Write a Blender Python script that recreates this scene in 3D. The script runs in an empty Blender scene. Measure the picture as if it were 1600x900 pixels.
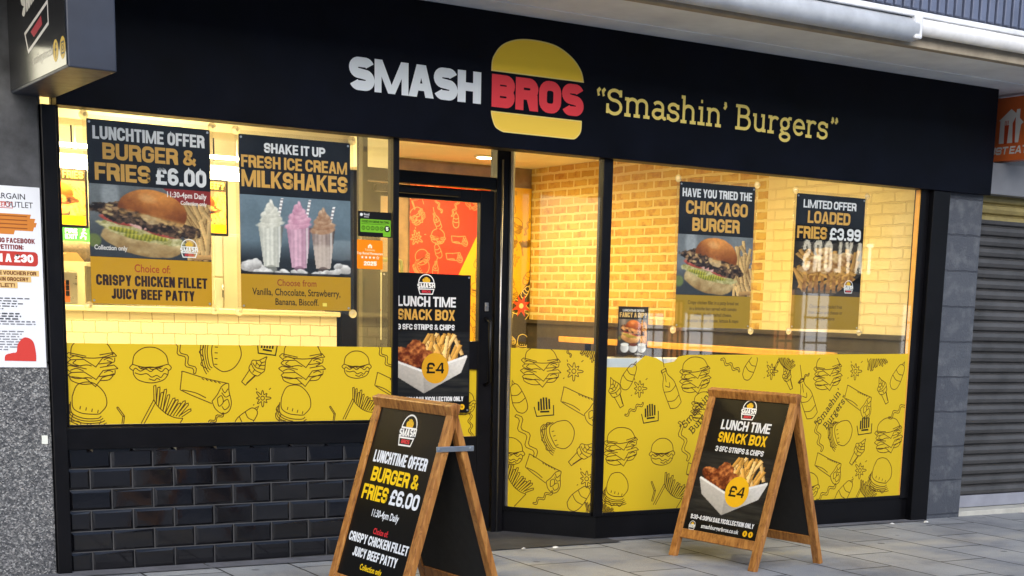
import bpy, bmesh, math, random
import numpy as np
from mathutils import Vector, Matrix
rad = math.radians
S = bpy.context.scene
COL = S.collection
random.seed(4)

# ------------------------------------------------------------------ camera
CAM_F, CAM_CX, CAM_CY = 2293.9544, 917.8403, 924.9877       # focal length and principal point, in 1600x900 pixels
YAW, PITCH, ROLL = 0.58032, -0.18992, 0.03037
CPOS = Vector((-0.45877, -7.11622, 1.30744))
_d = Vector((math.sin(YAW) * math.cos(PITCH), math.cos(YAW) * math.cos(PITCH), math.sin(PITCH)))
_r = Vector((math.cos(YAW), -math.sin(YAW), 0)); _u = _r.cross(_d)
CR = _r * math.cos(ROLL) + _u * math.sin(ROLL); CU = -_r * math.sin(ROLL) + _u * math.cos(ROLL); CD = _d
cam = bpy.data.cameras.new('camera'); camo = bpy.data.objects.new('camera', cam); COL.objects.link(camo)
camo.matrix_world = Matrix(((CR.x, CU.x, -CD.x, CPOS.x), (CR.y, CU.y, -CD.y, CPOS.y), (CR.z, CU.z, -CD.z, CPOS.z), (0, 0, 0, 1)))
cam.sensor_fit = 'HORIZONTAL'; cam.sensor_width = 36; cam.lens = 36 * CAM_F / 1600
cam.shift_x = -(CAM_CX - 800) / 1600; cam.shift_y = (CAM_CY - 450) / 1600
cam.clip_start = 0.05; cam.clip_end = 400
S.camera = camo

# ------------------------------------------------------------------ sky, sun, exposure (overcast)
SUN_EL, SUN_AZ = 28, 200
wd = bpy.data.worlds.new('World'); S.world = wd; wd.use_nodes = True
nt = wd.node_tree; sky = nt.nodes.new('ShaderNodeTexSky'); sky.sky_type = 'NISHITA'; sky.sun_disc = False
sky.sun_elevation = rad(SUN_EL); sky.sun_rotation = rad(SUN_AZ); sky.dust_density = 1.5; sky.air_density = 1.0
bg = nt.nodes['Background']; bg.inputs[1].default_value = 0.105
hsv = nt.nodes.new('ShaderNodeHueSaturation'); hsv.inputs['Saturation'].default_value = 1.0   # cloud cover greys the blue
nt.links.new(sky.outputs[0], hsv.inputs['Color']); nt.links.new(hsv.outputs[0], bg.inputs[0])
sl = bpy.data.lights.new('sun', 'SUN'); sl.energy = 1.15; sl.angle = rad(45); sl.color = (1.0, 1.0, 1.0)
so = bpy.data.objects.new('sun', sl); COL.objects.link(so)
az = rad(SUN_AZ); el = rad(SUN_EL)
sdir = Vector((math.sin(az) * math.cos(el), math.cos(az) * math.cos(el), math.sin(el)))
so.rotation_euler = sdir.to_track_quat('Z', 'Y').to_euler()
vs = S.view_settings; vs.view_transform = 'Standard'; vs.look = 'None'; vs.gamma = 1; vs.use_curve_mapping = False
vs.exposure = 1.3
S.cycles.max_bounces = 8; S.cycles.transparent_max_bounces = 12; S.cycles.caustics_reflective = False; S.cycles.caustics_refractive = False
S.cycles.sample_clamp_indirect = 4.0
S.cycles.use_denoising = True

def ray(px, py): return (CD * CAM_F + CR * (px - CAM_CX) + CU * (CAM_CY - py))
def at(px, py, axis, val):
    """the real point that a photograph pixel shows, on a plane the thing is known to lie in"""
    v = ray(px, py); t = (val - CPOS[axis]) / v[axis]; return CPOS + v * t
def ground(x): return -0.0063 * (x - 1.27)

# ------------------------------------------------------------------ materials
def lin(c):
    if isinstance(c, str):
        c = c.lstrip('#'); c = tuple(int(c[i:i + 2], 16) / 255 for i in (0, 2, 4))
        return tuple((v / 12.92 if v <= .04045 else ((v + .055) / 1.055) ** 2.4) for v in c)
    return tuple(c[:3])
def pbsdf(name):
    m = bpy.data.materials.new(name); m.use_nodes = True
    return m, m.node_tree, m.node_tree.nodes['Principled BSDF']
def noise_node(nt, scale, detail=6, rough=.6, coord='Object', vec=None):
    n = nt.nodes.new('ShaderNodeTexNoise'); n.inputs['Scale'].default_value = scale
    n.inputs['Detail'].default_value = detail; n.inputs['Roughness'].default_value = rough
    if vec is None:
        tc = nt.nodes.new('ShaderNodeTexCoord'); vec = tc.outputs[coord]
    nt.links.new(vec, n.inputs['Vector']); return n
def ramp(nt, fac, stops):
    r = nt.nodes.new('ShaderNodeValToRGB'); e = r.color_ramp.elements
    while len(e) < len(stops): e.new(0.5)
    for k, (p, c) in zip(e, stops): k.position = p; k.color = (*c, 1)
    nt.links.new(fac, r.inputs[0]); return r
def bump(nt, b, height, strength, dist=0.01):
    n = nt.nodes.new('ShaderNodeBump'); n.inputs['Strength'].default_value = strength; n.inputs['Distance'].default_value = dist
    nt.links.new(height, n.inputs['Height']); nt.links.new(n.outputs[0], b.inputs['Normal']); return n
def simple(name, col, rough=.5, metal=0., var=.25, scale=8., bmp=0., bscale=60., spec=.5, rvar=.12):
    """paint, plastic, metal: a base colour with blotchy wear in colour and gloss"""
    m, nt, b = pbsdf(name); c = lin(col)
    n = noise_node(nt, scale)
    r = ramp(nt, n.outputs[0], [(.25, tuple(v * (1 - var) for v in c)), (.75, tuple(min(1, v * (1 + var)) for v in c))])
    nt.links.new(r.outputs[0], b.inputs['Base Color'])
    n2 = noise_node(nt, scale * 2.7)
    mr = nt.nodes.new('ShaderNodeMapRange'); mr.inputs[3].default_value = max(.02, rough - rvar); mr.inputs[4].default_value = min(1, rough + rvar)
    nt.links.new(n2.outputs[0], mr.inputs[0]); nt.links.new(mr.outputs[0], b.inputs['Roughness'])
    b.inputs['Metallic'].default_value = metal; b.inputs['Specular IOR Level'].default_value = spec
    if bmp: bump(nt, b, noise_node(nt, bscale).outputs[0], bmp, .004)
    return m
def printed(name, rough=.4, emit=0., spec=.4):
    """ink: colour from the print's own colour layer"""
    m, nt, b = pbsdf(name)
    a = nt.nodes.new('ShaderNodeAttribute'); a.attribute_name = 'Col'
    nt.links.new(a.outputs['Color'], b.inputs['Base Color']); b.inputs['Roughness'].default_value = rough
    b.inputs['Specular IOR Level'].default_value = spec
    if emit:
        nt.links.new(a.outputs['Color'], b.inputs['Emission Color']); b.inputs['Emission Strength'].default_value = emit
    n = noise_node(nt, 9.0); bump(nt, b, n.outputs[0], .05, .01)
    return m
def emitter(name, col, strength):
    m, nt, b = pbsdf(name); b.inputs['Base Color'].default_value = (.8, .8, .8, 1)
    b.inputs['Emission Color'].default_value = (*lin(col), 1); b.inputs['Emission Strength'].default_value = strength
    return m
def glass_mat(name, tint=(.97, .985, .975), f0=.075, gloss=.015):
    m = bpy.data.materials.new(name); m.use_nodes = True; nt = m.node_tree; nt.nodes.clear(); N = nt.nodes; L = nt.links
    out = N.new('ShaderNodeOutputMaterial'); tr = N.new('ShaderNodeBsdfTransparent'); tr.inputs[0].default_value = (*tint, 1)
    gl = N.new('ShaderNodeBsdfGlossy'); gl.inputs['Roughness'].default_value = gloss; gl.inputs[0].default_value = (1, 1, 1, 1)
    g = N.new('ShaderNodeNewGeometry'); dt = N.new('ShaderNodeVectorMath'); dt.operation = 'DOT_PRODUCT'
    L.new(g.outputs['Normal'], dt.inputs[0]); L.new(g.outputs['Incoming'], dt.inputs[1])
    ab = N.new('ShaderNodeMath'); ab.operation = 'ABSOLUTE'; L.new(dt.outputs['Value'], ab.inputs[0])
    om = N.new('ShaderNodeMath'); om.operation = 'SUBTRACT'; om.inputs[0].default_value = 1; L.new(ab.outputs[0], om.inputs[1])
    pw = N.new('ShaderNodeMath'); pw.operation = 'POWER'; pw.inputs[1].default_value = 5; L.new(om.outputs[0], pw.inputs[0])
    ma = N.new('ShaderNodeMath'); ma.operation = 'MULTIPLY_ADD'; ma.inputs[1].default_value = 1 - f0; ma.inputs[2].default_value = f0
    L.new(pw.outputs[0], ma.inputs[0])
    # faint uneven grime
    tc = N.new('ShaderNodeTexCoord')
    mx = N.new('ShaderNodeMixShader'); L.new(ma.outputs[0], mx.inputs[0]); L.new(tr.outputs[0], mx.inputs[1]); L.new(gl.outputs[0], mx.inputs[2])
    nz = N.new('ShaderNodeTexNoise'); nz.inputs['Scale'].default_value = 3.5; nz.inputs['Detail'].default_value = 8; L.new(tc.outputs['Object'], nz.inputs['Vector'])
    mr = N.new('ShaderNodeMapRange'); mr.inputs[1].default_value = .45; mr.inputs[2].default_value = .8; mr.inputs[3].default_value = 0; mr.inputs[4].default_value = .022
    L.new(nz.outputs[0], mr.inputs[0])
    df = N.new('ShaderNodeBsdfDiffuse'); df.inputs[0].default_value = (.5, .5, .48, 1)
    m2 = N.new('ShaderNodeMixShader'); L.new(mr.outputs[0], m2.inputs[0]); L.new(mx.outputs[0], m2.inputs[1]); L.new(df.outputs[0], m2.inputs[2])
    L.new(m2.outputs[0], out.inputs[0]); return m
def brick_mat(name, c1, c2, c3, mortar, bw=.225, rh=.075, ms=.011, rough=.85, bstr=.8, offs=.5, extra=None):
    m, nt, b = pbsdf(name); N = nt.nodes; L = nt.links
    uv = N.new('ShaderNodeUVMap'); nz = noise_node(nt, 14, vec=uv.outputs[0]); 
    dis = N.new('ShaderNodeVectorMath'); dis.operation = 'MULTIPLY_ADD'; dis.inputs[1].default_value = (.02, .02, 0)
    L.new(nz.outputs['Color'], dis.inputs[0]); L.new(uv.outputs[0], dis.inputs[2])
    br = N.new('ShaderNodeTexBrick'); br.offset = offs
    br.inputs['Scale'].default_value = 1; br.inputs['Brick Width'].default_value = bw; br.inputs['Row Height'].default_value = rh
    br.inputs['Mortar Size'].default_value = ms; br.inputs['Mortar Smooth'].default_value = .25; br.inputs['Bias'].default_value = 0
    br.inputs['Color1'].default_value = (*c1, 1); br.inputs['Color2'].default_value = (*c2, 1); br.inputs['Mortar'].default_value = (*mortar, 1)
    L.new(dis.outputs[0], br.inputs['Vector'])
    n2 = noise_node(nt, 9, vec=uv.outputs[0]); n3 = noise_node(nt, 60, vec=uv.outputs[0])
    mix = N.new('ShaderNodeMix'); mix.data_type = 'RGBA'; mr = N.new('ShaderNodeMapRange'); mr.inputs[1].default_value = .5; mr.inputs[2].default_value = .68; mr.inputs[4].default_value = .75
    inv = N.new('ShaderNodeMath'); inv.operation = 'SUBTRACT'; inv.inputs[0].default_value = 1; L.new(br.outputs['Fac'], inv.inputs[1])
    mm = N.new('ShaderNodeMath'); mm.operation = 'MULTIPLY'; L.new(n2.outputs[0], mr.inputs[0]); L.new(mr.outputs[0], mm.inputs[0]); L.new(inv.outputs[0], mm.inputs[1])
    L.new(mm.outputs[0], mix.inputs[0]); L.new(br.outputs['Color'], mix.inputs[6]); mix.inputs[7].default_value = (*c3, 1)
    L.new(mix.outputs[2], b.inputs['Base Color']); b.inputs['Roughness'].default_value = rough
    hh = N.new('ShaderNodeMath'); hh.operation = 'MULTIPLY_ADD'; hh.inputs[1].default_value = .5; L.new(n3.outputs[0], hh.inputs[0]); L.new(inv.outputs[0], hh.inputs[2])
    bump(nt, b, hh.outputs[0], bstr, .012); return m

# ------------------------------------------------------------------ objects
def link(o, parent=None):
    COL.objects.link(o)
    if parent is not None: o.parent = parent
    return o
def tag(o, label=None, cat=None, group=None, kind=None):
    if label: o['label'] = label
    if cat: o['category'] = cat
    if group: o['group'] = group
    if kind: o['kind'] = kind
    return o
def empty(name, loc=(0, 0, 0), rz=0):
    o = bpy.data.objects.new(name, None); o.location = loc; o.rotation_euler = (0, 0, rz); o.empty_display_size = .1; COL.objects.link(o); return o
def frame(o, u, v):
    u = Vector(u).normalized(); v = Vector(v).normalized(); n = u.cross(v)
    return Matrix(((u.x, v.x, n.x, o[0]), (u.y, v.y, n.y, o[1]), (u.z, v.z, n.z, o[2]), (0, 0, 0, 1)))
class MB:
    """collects solid pieces and links them as ONE mesh object; UVs are metres on the face's own plane"""
    def __init__(s): s.bm = bmesh.new()
    def box(s, x0, x1, y0, y1, z0, z1, bev=0., mi=0, M=None, seg=2):
        b = bmesh.new(); bmesh.ops.create_cube(b, size=1)
        for v in b.verts: v.co = Vector(((x0 + x1) / 2 + v.co.x * (x1 - x0), (y0 + y1) / 2 + v.co.y * (y1 - y0), (z0 + z1) / 2 + v.co.z * (z1 - z0)))
        if bev: bmesh.ops.bevel(b, geom=list(b.edges), offset=bev, segments=seg, affect='EDGES', profile=.5)
        s._add(b, mi, M); return s
    def prism(s, pts, z0, z1, M=None, bev=0., mi=0):
        """polygon in local xy, extruded along local z"""
        b = bmesh.new(); lo = [b.verts.new((x, y, z0)) for x, y in pts]; hi = [b.verts.new((x, y, z1)) for x, y in pts]; n = len(pts)
        b.faces.new(lo[::-1]); b.faces.new(hi)
        for i in range(n): b.faces.new((lo[i], lo[(i + 1) % n], hi[(i + 1) % n], hi[i]))
        if bev: bmesh.ops.bevel(b, geom=list(b.edges), offset=bev, segments=2, affect='EDGES', profile=.5)
        bmesh.ops.recalc_face_normals(b, faces=b.faces); s._add(b, mi, M); return s
    def tube(s, pts, r, seg=10, mi=0, cap=True):
        b = bmesh.new(); rings = []; P = [Vector(p) for p in pts]
        for i, p in enumerate(P):
            t = (P[min(i + 1, len(P) - 1)] - P[max(i - 1, 0)]).normalized()
            a = t.orthogonal().normalized() if i == 0 else (a - t * a.dot(t)).normalized()
            c = t.cross(a); rr = r[i] if isinstance(r, (list, tuple)) else r
            rings.append([b.verts.new(p + (a * math.cos(k * 2 * math.pi / seg) + c * math.sin(k * 2 * math.pi / seg)) * rr) for k in range(seg)])
        for A, B in zip(rings, rings[1:]):
            for k in range(seg): f = b.faces.new((A[k], A[(k + 1) % seg], B[(k + 1) % seg], B[k])); f.smooth = True
        if cap: b.faces.new(rings[0][::-1]); b.faces.new(rings[-1])
        bmesh.ops.recalc_face_normals(b, faces=b.faces); s._add(b, mi); return s
    def quad(s, pts, mi=0):
        b = bmesh.new(); b.faces.new([b.verts.new(p) for p in pts]); s._add(b, mi); return s
    def _add(s, b, mi=0, M=None):
        if M is not None: bmesh.ops.transform(b, matrix=M, verts=b.verts)
        uvl = s.bm.loops.layers.uv.verify(); mp = {v: s.bm.verts.new(v.co) for v in b.verts}
        b.normal_update()
        for f in b.faces:
            g = s.bm.faces.new([mp[v] for v in f.verts]); g.material_index = mi; g.smooth = f.smooth
            n = f.normal; ax = max(range(3), key=lambda i: abs(n[i]))
            for l in g.loops:
                c = l.vert.co
                l[uvl].uv = ((c.y, c.z), (c.x, c.z), (c.x, c.y))[ax]
        b.free()
    def build(s, name, mats, parent=None, loc=None):
        me = bpy.data.meshes.new(name); s.bm.to_mesh(me); s.bm.free()
        for m in (mats if isinstance(mats, (list, tuple)) else [mats]): me.materials.append(m)
        o = bpy.data.objects.new(name, me); link(o, parent)
        if loc: o.location = loc
        return o
# ------------------------------------------------------------------ printing: flat art as one coloured mesh
def arc(cx, cy, rx, ry, a0, a1, n=10):
    return [(cx + rx * math.cos(rad(a0 + (a1 - a0) * i / n)), cy + ry * math.sin(rad(a0 + (a1 - a0) * i / n))) for i in range(n + 1)]
def clip_seg(p, q, R):
    x0, y0, x1, y1 = R; t0, t1 = 0., 1.; dx, dy = q[0] - p[0], q[1] - p[1]
    for a, b in ((-dx, p[0] - x0), (dx, x1 - p[0]), (-dy, p[1] - y0), (dy, y1 - p[1])):
        if abs(a) < 1e-12:
            if b < 0: return None
        else:
            t = b / a
            if a < 0: t0 = max(t0, t)
            else: t1 = min(t1, t)
    if t0 >= t1: return None
    return (p[0] + dx * t0, p[1] + dy * t0), (p[0] + dx * t1, p[1] + dy * t1)
def clip_line(pts, R):
    out = []; cur = []
    for p, q in zip(pts, pts[1:]):
        c = clip_seg(p, q, R)
        if c is None:
            if len(cur) > 1: out.append(cur)
            cur = []; continue
        a, b = c
        if cur and abs(cur[-1][0] - a[0]) + abs(cur[-1][1] - a[1]) < 1e-7: cur.append(b)
        else:
            if len(cur) > 1: out.append(cur)
            cur = [a, b]
    if len(cur) > 1: out.append(cur)
    return out
class Art:
    STEP = 1.2e-4
    def __init__(s): s.v = []; s.f = []; s.c = []; s.k = 1; s.grids = []
    def layer(s, n=1): s.k += n
    def poly(s, pts, col, dz=0.):
        i = len(s.v); z = s.k * s.STEP + dz
        a = sum(p[0] * q[1] - q[0] * p[1] for p, q in zip(pts, pts[1:] + pts[:1]))
        if a < 0: pts = pts[::-1]
        s.v += [(x, y, z) for x, y in pts]; s.f.append(tuple(range(i, i + len(pts)))); s.c.append(lin(col))
    def rect(s, x0, y0, x1, y1, col, r=0):
        if r: pts = arc(x1 - r, y0 + r, r, r, -90, 0, 4) + arc(x1 - r, y1 - r, r, r, 0, 90, 4) + arc(x0 + r, y1 - r, r, r, 90, 180, 4) + arc(x0 + r, y0 + r, r, r, 180, 270, 4)
        else: pts = [(x0, y0), (x1, y0), (x1, y1), (x0, y1)]
        s.poly(pts, col); s.k += 1
    def strip(s, pts, w, col, closed=False, clip=None, dz=0.):
        if clip:
            for c in clip_line(pts + pts[:1] if closed else pts, clip): s.strip(c, w, col, False, None, dz)
            return
        P = [p for i, p in enumerate(pts) if i == 0 or (p[0] - pts[i - 1][0]) ** 2 + (p[1] - pts[i - 1][1]) ** 2 > 1e-12]
        n = len(P)
        if n < 2: return
        z = s.k * s.STEP + dz; i0 = len(s.v)
        for i in range(n):
            a = P[i - 1] if (i or closed) else None; b = P[(i + 1) % n] if (i < n - 1 or closed) else None
            def d(p, q):
                l = math.hypot(q[0] - p[0], q[1] - p[1]) or 1e-9; return ((q[0] - p[0]) / l, (q[1] - p[1]) / l)
            d1 = d(a, P[i]) if a else d(P[i], b); d2 = d(P[i], b) if b else d1
            nx, ny = -(d1[1] + d2[1]), d1[0] + d2[0]; l = math.hypot(nx, ny)
            if l < 1e-6: nx, ny, l = -d1[1], d1[0], 1
            nx /= l; ny /= l; m = min(2.2, 1 / max(.3, -d1[1] * nx + d1[0] * ny)) * w / 2
            s.v += [(P[i][0] + nx * m, P[i][1] + ny * m, z), (P[i][0] - nx * m, P[i][1] - ny * m, z)]
        for i in range(n if closed else n - 1):
            j = (i + 1) % n
            s.f.append((i0 + 2 * i, i0 + 2 * i + 1, i0 + 2 * j + 1, i0 + 2 * j)); s.c.append(lin(col))
    def img(s, x0, y0, x1, y1, A):
        """a printed picture: A is rows (top first) x columns x 3 display colours"""
        h, w, _ = A.shape; L = np.where(A <= .04045, A / 12.92, ((np.clip(A, 0, 1) + .055) / 1.055) ** 2.4)
        s.grids.append((x0, y0, x1, y1, L[::-1], s.k * s.STEP)); s.k += 1
    def build(s, name, mat, parent=None, M=None):
        V = list(s.v); F = list(s.f); C = [c for f, c in zip(s.f, s.c) for _ in f]
        V = np.array(V, dtype=np.float32).reshape(-1, 3); loops = np.array([i for f in F for i in f], dtype=np.int32); lens = np.array([len(f) for f in F], dtype=np.int32); C = np.array(C, dtype=np.float32).reshape(-1, 3)
        for x0, y0, x1, y1, L, z in s.grids:
            h, w, _ = L.shape; gx, gy = np.meshgrid(np.linspace(x0, x1, w), np.linspace(y0, y1, h))
            base = len(V); V = np.concatenate([V, np.stack([gx, gy, np.full_like(gx, z)], -1).reshape(-1, 3).astype(np.float32)])
            ii = (np.arange(h - 1)[:, None] * w + np.arange(w - 1)[None]).ravel(); q = np.stack([ii, ii + 1, ii + w + 1, ii + w], -1)
            loops = np.concatenate([loops, (q + base).ravel().astype(np.int32)]); lens = np.concatenate([lens, np.full(len(q), 4, np.int32)])
            C = np.concatenate([C, L.reshape(-1, 3)[q.ravel()].astype(np.float32)])
        me = bpy.data.meshes.new(name); me.vertices.add(len(V)); me.vertices.foreach_set('co', V.ravel())
        me.loops.add(len(loops)); me.loops.foreach_set('vertex_index', loops)
        me.polygons.add(len(lens)); st = np.concatenate([[0], np.cumsum(lens)[:-1]]).astype(np.int32); me.polygons.foreach_set('loop_start', st)
        me.update(calc_edges=True)
        ca = me.color_attributes.new('Col', 'FLOAT_COLOR', 'CORNER'); ca.data.foreach_set('color', np.concatenate([C, np.ones((len(C), 1), np.float32)], 1).ravel())
        me.validate(); me.materials.append(mat)
        o = bpy.data.objects.new(name, me); link(o, parent)
        if M is not None:
            if parent is not None: o.matrix_local = M
            else: o.matrix_world = M
        return o
    # --- lettering
    def btext(s, txt, x, y, size, col, xs=1., off=.006, align='c', rot=0.):
        c = bpy.data.curves.new('lettering', 'FONT'); c.body = txt; size = size * 1.2; c.size = size; c.offset = off * size; c.resolution_u = 3
        o = bpy.data.objects.new('lettering', c); me = o.to_mesh(); vs = [(v.co.x * xs, v.co.y) for v in me.vertices]; fs = [tuple(p.vertices) for p in me.polygons]
        o.to_mesh_clear(); bpy.data.objects.remove(o); bpy.data.curves.remove(c)
        if not vs: return 0
        a = min(v[0] for v in vs); b = max(v[0] for v in vs); dx = {'c': -(a + b) / 2, 'l': -a, 'r': -b}[align]
        cr, sr = math.cos(rad(rot)), math.sin(rad(rot)); i = len(s.v); z = s.k * s.STEP
        s.v += [(x + (px + dx) * cr - py * sr, y + (px + dx) * sr + py * cr, z) for px, py in vs]
        for f in fs:
            s.f.append(tuple(i + k for k in f)); s.c.append(lin(col))
        return b - a
    def text(s, txt, x0, x1, y, H, col, st=.2, shear=0., rot=0., gap=None, wmax=None):
        """heavy condensed capitals set from x0 to x1 on baseline y; st = stem width / cap height"""
        g = (.055 if gap is None else gap) * H; T = st * H
        units = [GLW.get(c, 1.) for c in txt]; fixed = sum(T for c in txt if c in "I.:'|1!") * 1.05 + sum(H * .2 for c in txt if c == ' ')
        flex = sum(u for c, u in zip(txt, units) if c not in "I.:'|1! ")
        tot = x1 - x0; w = (tot - fixed - g * (len(txt) - 1)) / max(flex, 1e-6)
        if wmax and w > wmax * H: w = wmax * H
        used = w * flex + fixed + g * (len(txt) - 1); x = (x0 + x1 - used) / 2; cx, cy = (x0 + x1) / 2, y
        cr, sr = math.cos(rad(rot)), math.sin(rad(rot))
        def tf(p, ox):
            px, py = p[0] + ox + p[1] * shear - cx, p[1]; return (cx + px * cr - py * sr, cy + px * sr + py * cr)
        n = 0
        for c, u in zip(txt, units):
            if c == ' ': x += H * .2 + g; continue
            cw = T * 1.05 if c in "I.:'|1!" else w * u
            for it in glyph(c, cw, H, T):
                dz = (n % 4) * 2e-5; n += 1
                if it[0] == 'p': s.poly([tf(p, x) for p in it[1]], col, dz)
                else: s.strip([tf(p, x) for p in it[1]], T * it[3], col, it[2], None, dz)
            x += cw + g
        s.k += 1
GLW = {'M': 1.36, 'W': 1.4, 'A': 1.04, 'E': .86, 'F': .84, 'L': .82, 'T': .92, 'J': .8, '&': 1.12, '-': .7, 'V': 1.02, 'Y': 1.02, 'K': 1.04, '£': 1.}
def glyph(c, w, h, t):
    """pieces of one capital in a w x h box with stem t: ('p', polygon) or ('s', centreline, closed, width factor)"""
    l, r, b, T = t / 2, w - t / 2, t / 2, h - t / 2; q = min((w - t) / 2, h * .22); m = h * .5
    R = lambda x0, y0, x1, y1: ('p', [(x0, y0), (x1, y0), (x1, y1), (x0, y1)])
    def ring(y0, y1, lr=True):
        k = min(q, (y1 - y0) / 2); n = 5
        tl = arc(l + k, y1 - k, k, k, 90, 180, n) if lr else [(l, y1)]; bl = arc(l + k, y0 + k, k, k, 180, 270, n) if lr else [(l, y0)]
        return ('s', tl + bl + arc(r - k, y0 + k, k, k, -90, 0, n) + arc(r - k, y1 - k, k, k, 0, 90, n), True, 1.)
    th = t * .88
    if c in 'O0': return [ring(b, T)]
    if c == 'D': return [ring(b, T, False)]
    if c == 'B': return [ring(b, m + t * .02, False), ring(m + t * .02, T, False)]
    if c == 'P': return [ring(h * .46, T, False), R(0, 0, t, h * .5)]
    if c == 'R': return [ring(h * .48, T, False), R(0, 0, t, h * .5), ('p', [(w - t * 1.05, 0), (w + t * .02, 0), (w - t * .1, h * .5), (w * .5 - t * .2, h * .5)])]
    if c in 'CG':
        P = [(r, min(h * .64, T - q - .01 * h))] + arc(r - q, T - q, q, q, 0, 90, 5) + arc(l + q, T - q, q, q, 90, 180, 5) + arc(l + q, b + q, q, q, 180, 270, 5) + arc(r - q, b + q, q, q, 270, 360, 5)
        if c == 'C': return [('s', P + [(r, max(h * .36, b + q + .01 * h))], False, 1.)]
        return [('s', P + [(r, h * .5)], False, 1.), R(w * .52, h * .5 - th * .5, w, h * .5 + th * .4)]
    if c == 'S':
        ky = (T - m) / 2; kx = min((w - t) / 2, ky); d = h * .015; P = []
        if t > .25 * h:                                     # heavy face: open, diagonal terminals
            P = arc(r - kx, T - ky, kx, ky, 25, 90, 6) + arc(l + kx, (T + m) / 2 + d / 2, kx, ky - d / 2, 90, 255, 12) + arc(r - kx, (m + b) / 2 - d / 2, kx, ky - d / 2, 75, -90, 12) + arc(l + kx, b + ky, kx, ky, 270, 205, 6)
        else: P = [(r, T - ky - h * .04)] + arc(r - kx, T - ky, kx, ky, 0, 90, 6) + arc(l + kx, T - ky, kx, ky, 90, 180, 6) + arc(l + kx, m + ky - d, kx, ky, 190, 255, 5) + arc(r - kx, m - ky + d, kx, ky, 75, -10, 5) + arc(r - kx, b + ky, kx, ky, 0, -90, 6) + arc(l + kx, b + ky, kx, ky, 270, 180, 6) + [(l, b + ky + h * .04)]
        return [('s', P, False, 1.)]
    if c == 'L': return [R(0, 0, t, h), R(t, 0, w, th)]
    if c == 'I' or c == '|': return [R(0, 0, t, h)]
    if c == '!': return [R(0, h * .3, t, h), R(0, 0, t, h * .2)]
    if c == '1': return [R(t * .25, 0, t * 1.15, h), ('p', [(-t * .25, h * .7), (t * .25, h * .76), (t * .25, h), (-t * .1, h * .9)])]
    if c == 'T': return [R(0, h - th, w, h), R(w / 2 - l, 0, w / 2 + l, h - th)]
    if c == 'E': return [R(0, 0, t, h), R(t, 0, w, th), R(t, m - th / 2, w * .92, m + th / 2), R(t, h - th, w, h)]
    if c == 'F': return [R(0, 0, t, h), R(t, m - th * .6, w * .92, m + th * .4), R(t, h - th, w, h)]
    if c == 'H': return [R(0, 0, t, h), R(w - t, 0, w, h), R(t, m - th / 2, w - t, m + th / 2)]
    if c == 'U': return [('s', [(l, h)] + arc(l + q, b + q, q, q, 180, 270, 6) + arc(r - q, b + q, q, q, 270, 360, 6) + [(r, h)], False, 1.)]
    if c == 'J': return [('s', [(l, h * .3)] + arc(l + q, b + q, q, q, 180, 270, 5) + arc(r - q, b + q, q, q, 270, 360, 5) + [(r, h)], False, 1.)]
    if c == 'N': return [R(0, 0, t, h), R(w - t, 0, w, h), ('p', [(t * .05, h), (t * 1.05, h), (w - t * .05, 0), (w - t * 1.05, 0)])]
    if c == 'M':
        a = t * .8; return [R(0, 0, a, h), R(w - a, 0, w, h), ('p', [(0, h), (a * 1.1, h), (w / 2 + a * .5, 0), (w / 2 - a * .5, 0)]), ('p', [(w, h), (w - a * 1.1, h), (w / 2 - a * .5, 0), (w / 2 + a * .5, 0)])]
    if c == 'W':
        a = t * .8; return [('p', [(0, h), (a, h), (w * .3 + a * .4, 0), (w * .3 - a * .5, 0)]), ('p', [(w, h), (w - a, h), (w * .7 - a * .4, 0), (w * .7 + a * .5, 0)]), ('p', [(w / 2 - a * .5, h * .9), (w / 2 + a * .4, h * .9), (w * .3 + a * .5, 0), (w * .3 - a * .4, 0)]), ('p', [(w / 2 + a * .5, h * .9), (w / 2 - a * .4, h * .9), (w * .7 - a * .5, 0), (w * .7 + a * .4, 0)])]
    if c == 'A': return [('p', [(0, 0), (t, 0), (w / 2 + t * .35, h), (w / 2 - t * .55, h)]), ('p', [(w, 0), (w - t, 0), (w / 2 - t * .35, h), (w / 2 + t * .55, h)]), R(w * .24, h * .2, w * .76, h * .2 + th * .85)]
    if c == 'V': return [('p', [(0, h), (t, h), (w / 2 + t * .35, 0), (w / 2 - t * .5, 0)]), ('p', [(w, h), (w - t, h), (w / 2 - t * .35, 0), (w / 2 + t * .5, 0)])]
    if c == 'Y': return [R(w / 2 - l, 0, w / 2 + l, h * .46), ('p', [(0, h), (t, h), (w / 2 + l, h * .42), (w / 2 - l, h * .4)]), ('p', [(w, h), (w - t, h), (w / 2 - l, h * .42), (w / 2 + l, h * .4)])]
    if c == 'K': return [R(0, 0, t, h), ('p', [(t, h * .36), (t, h * .62), (w - t, h), (w, h)]), ('p', [(w, 0), (w - t, 0), (t * 1., h * .52), (t * 1.6, h * .66)])]
    if c == 'X': return [('p', [(0, 0), (t, 0), (w, h), (w - t, h)]), ('p', [(w, 0), (w - t, 0), (0, h), (t, h)])]
    if c == '.': return [R(0, 0, t, th)]
    if c == ':': return [R(0, h * .1, t, h * .1 + th), R(0, h * .55, t, h * .55 + th)]
    if c == "'": return [('p', [(0, h), (t, h), (t * .8, h * .68), (t * .2, h * .68)])]
    if c == '-': return [R(0, h * .38, w, h * .38 + th)]
    if c == '6': return [ring(b, h * .52), ('s', arc(r - q, T - q, q, q, 12, 90, 5) + arc(l + q, T - q, q, q, 90, 180, 5) + [(l, h * .4)], False, 1.)]
    if c == '9': return [ring(h * .48, T), ('s', arc(l + q, b + q, q, q, 192, 270, 5) + arc(r - q, b + q, q, q, 270, 360, 5) + [(r, h * .7)], False, 1.)]
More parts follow.
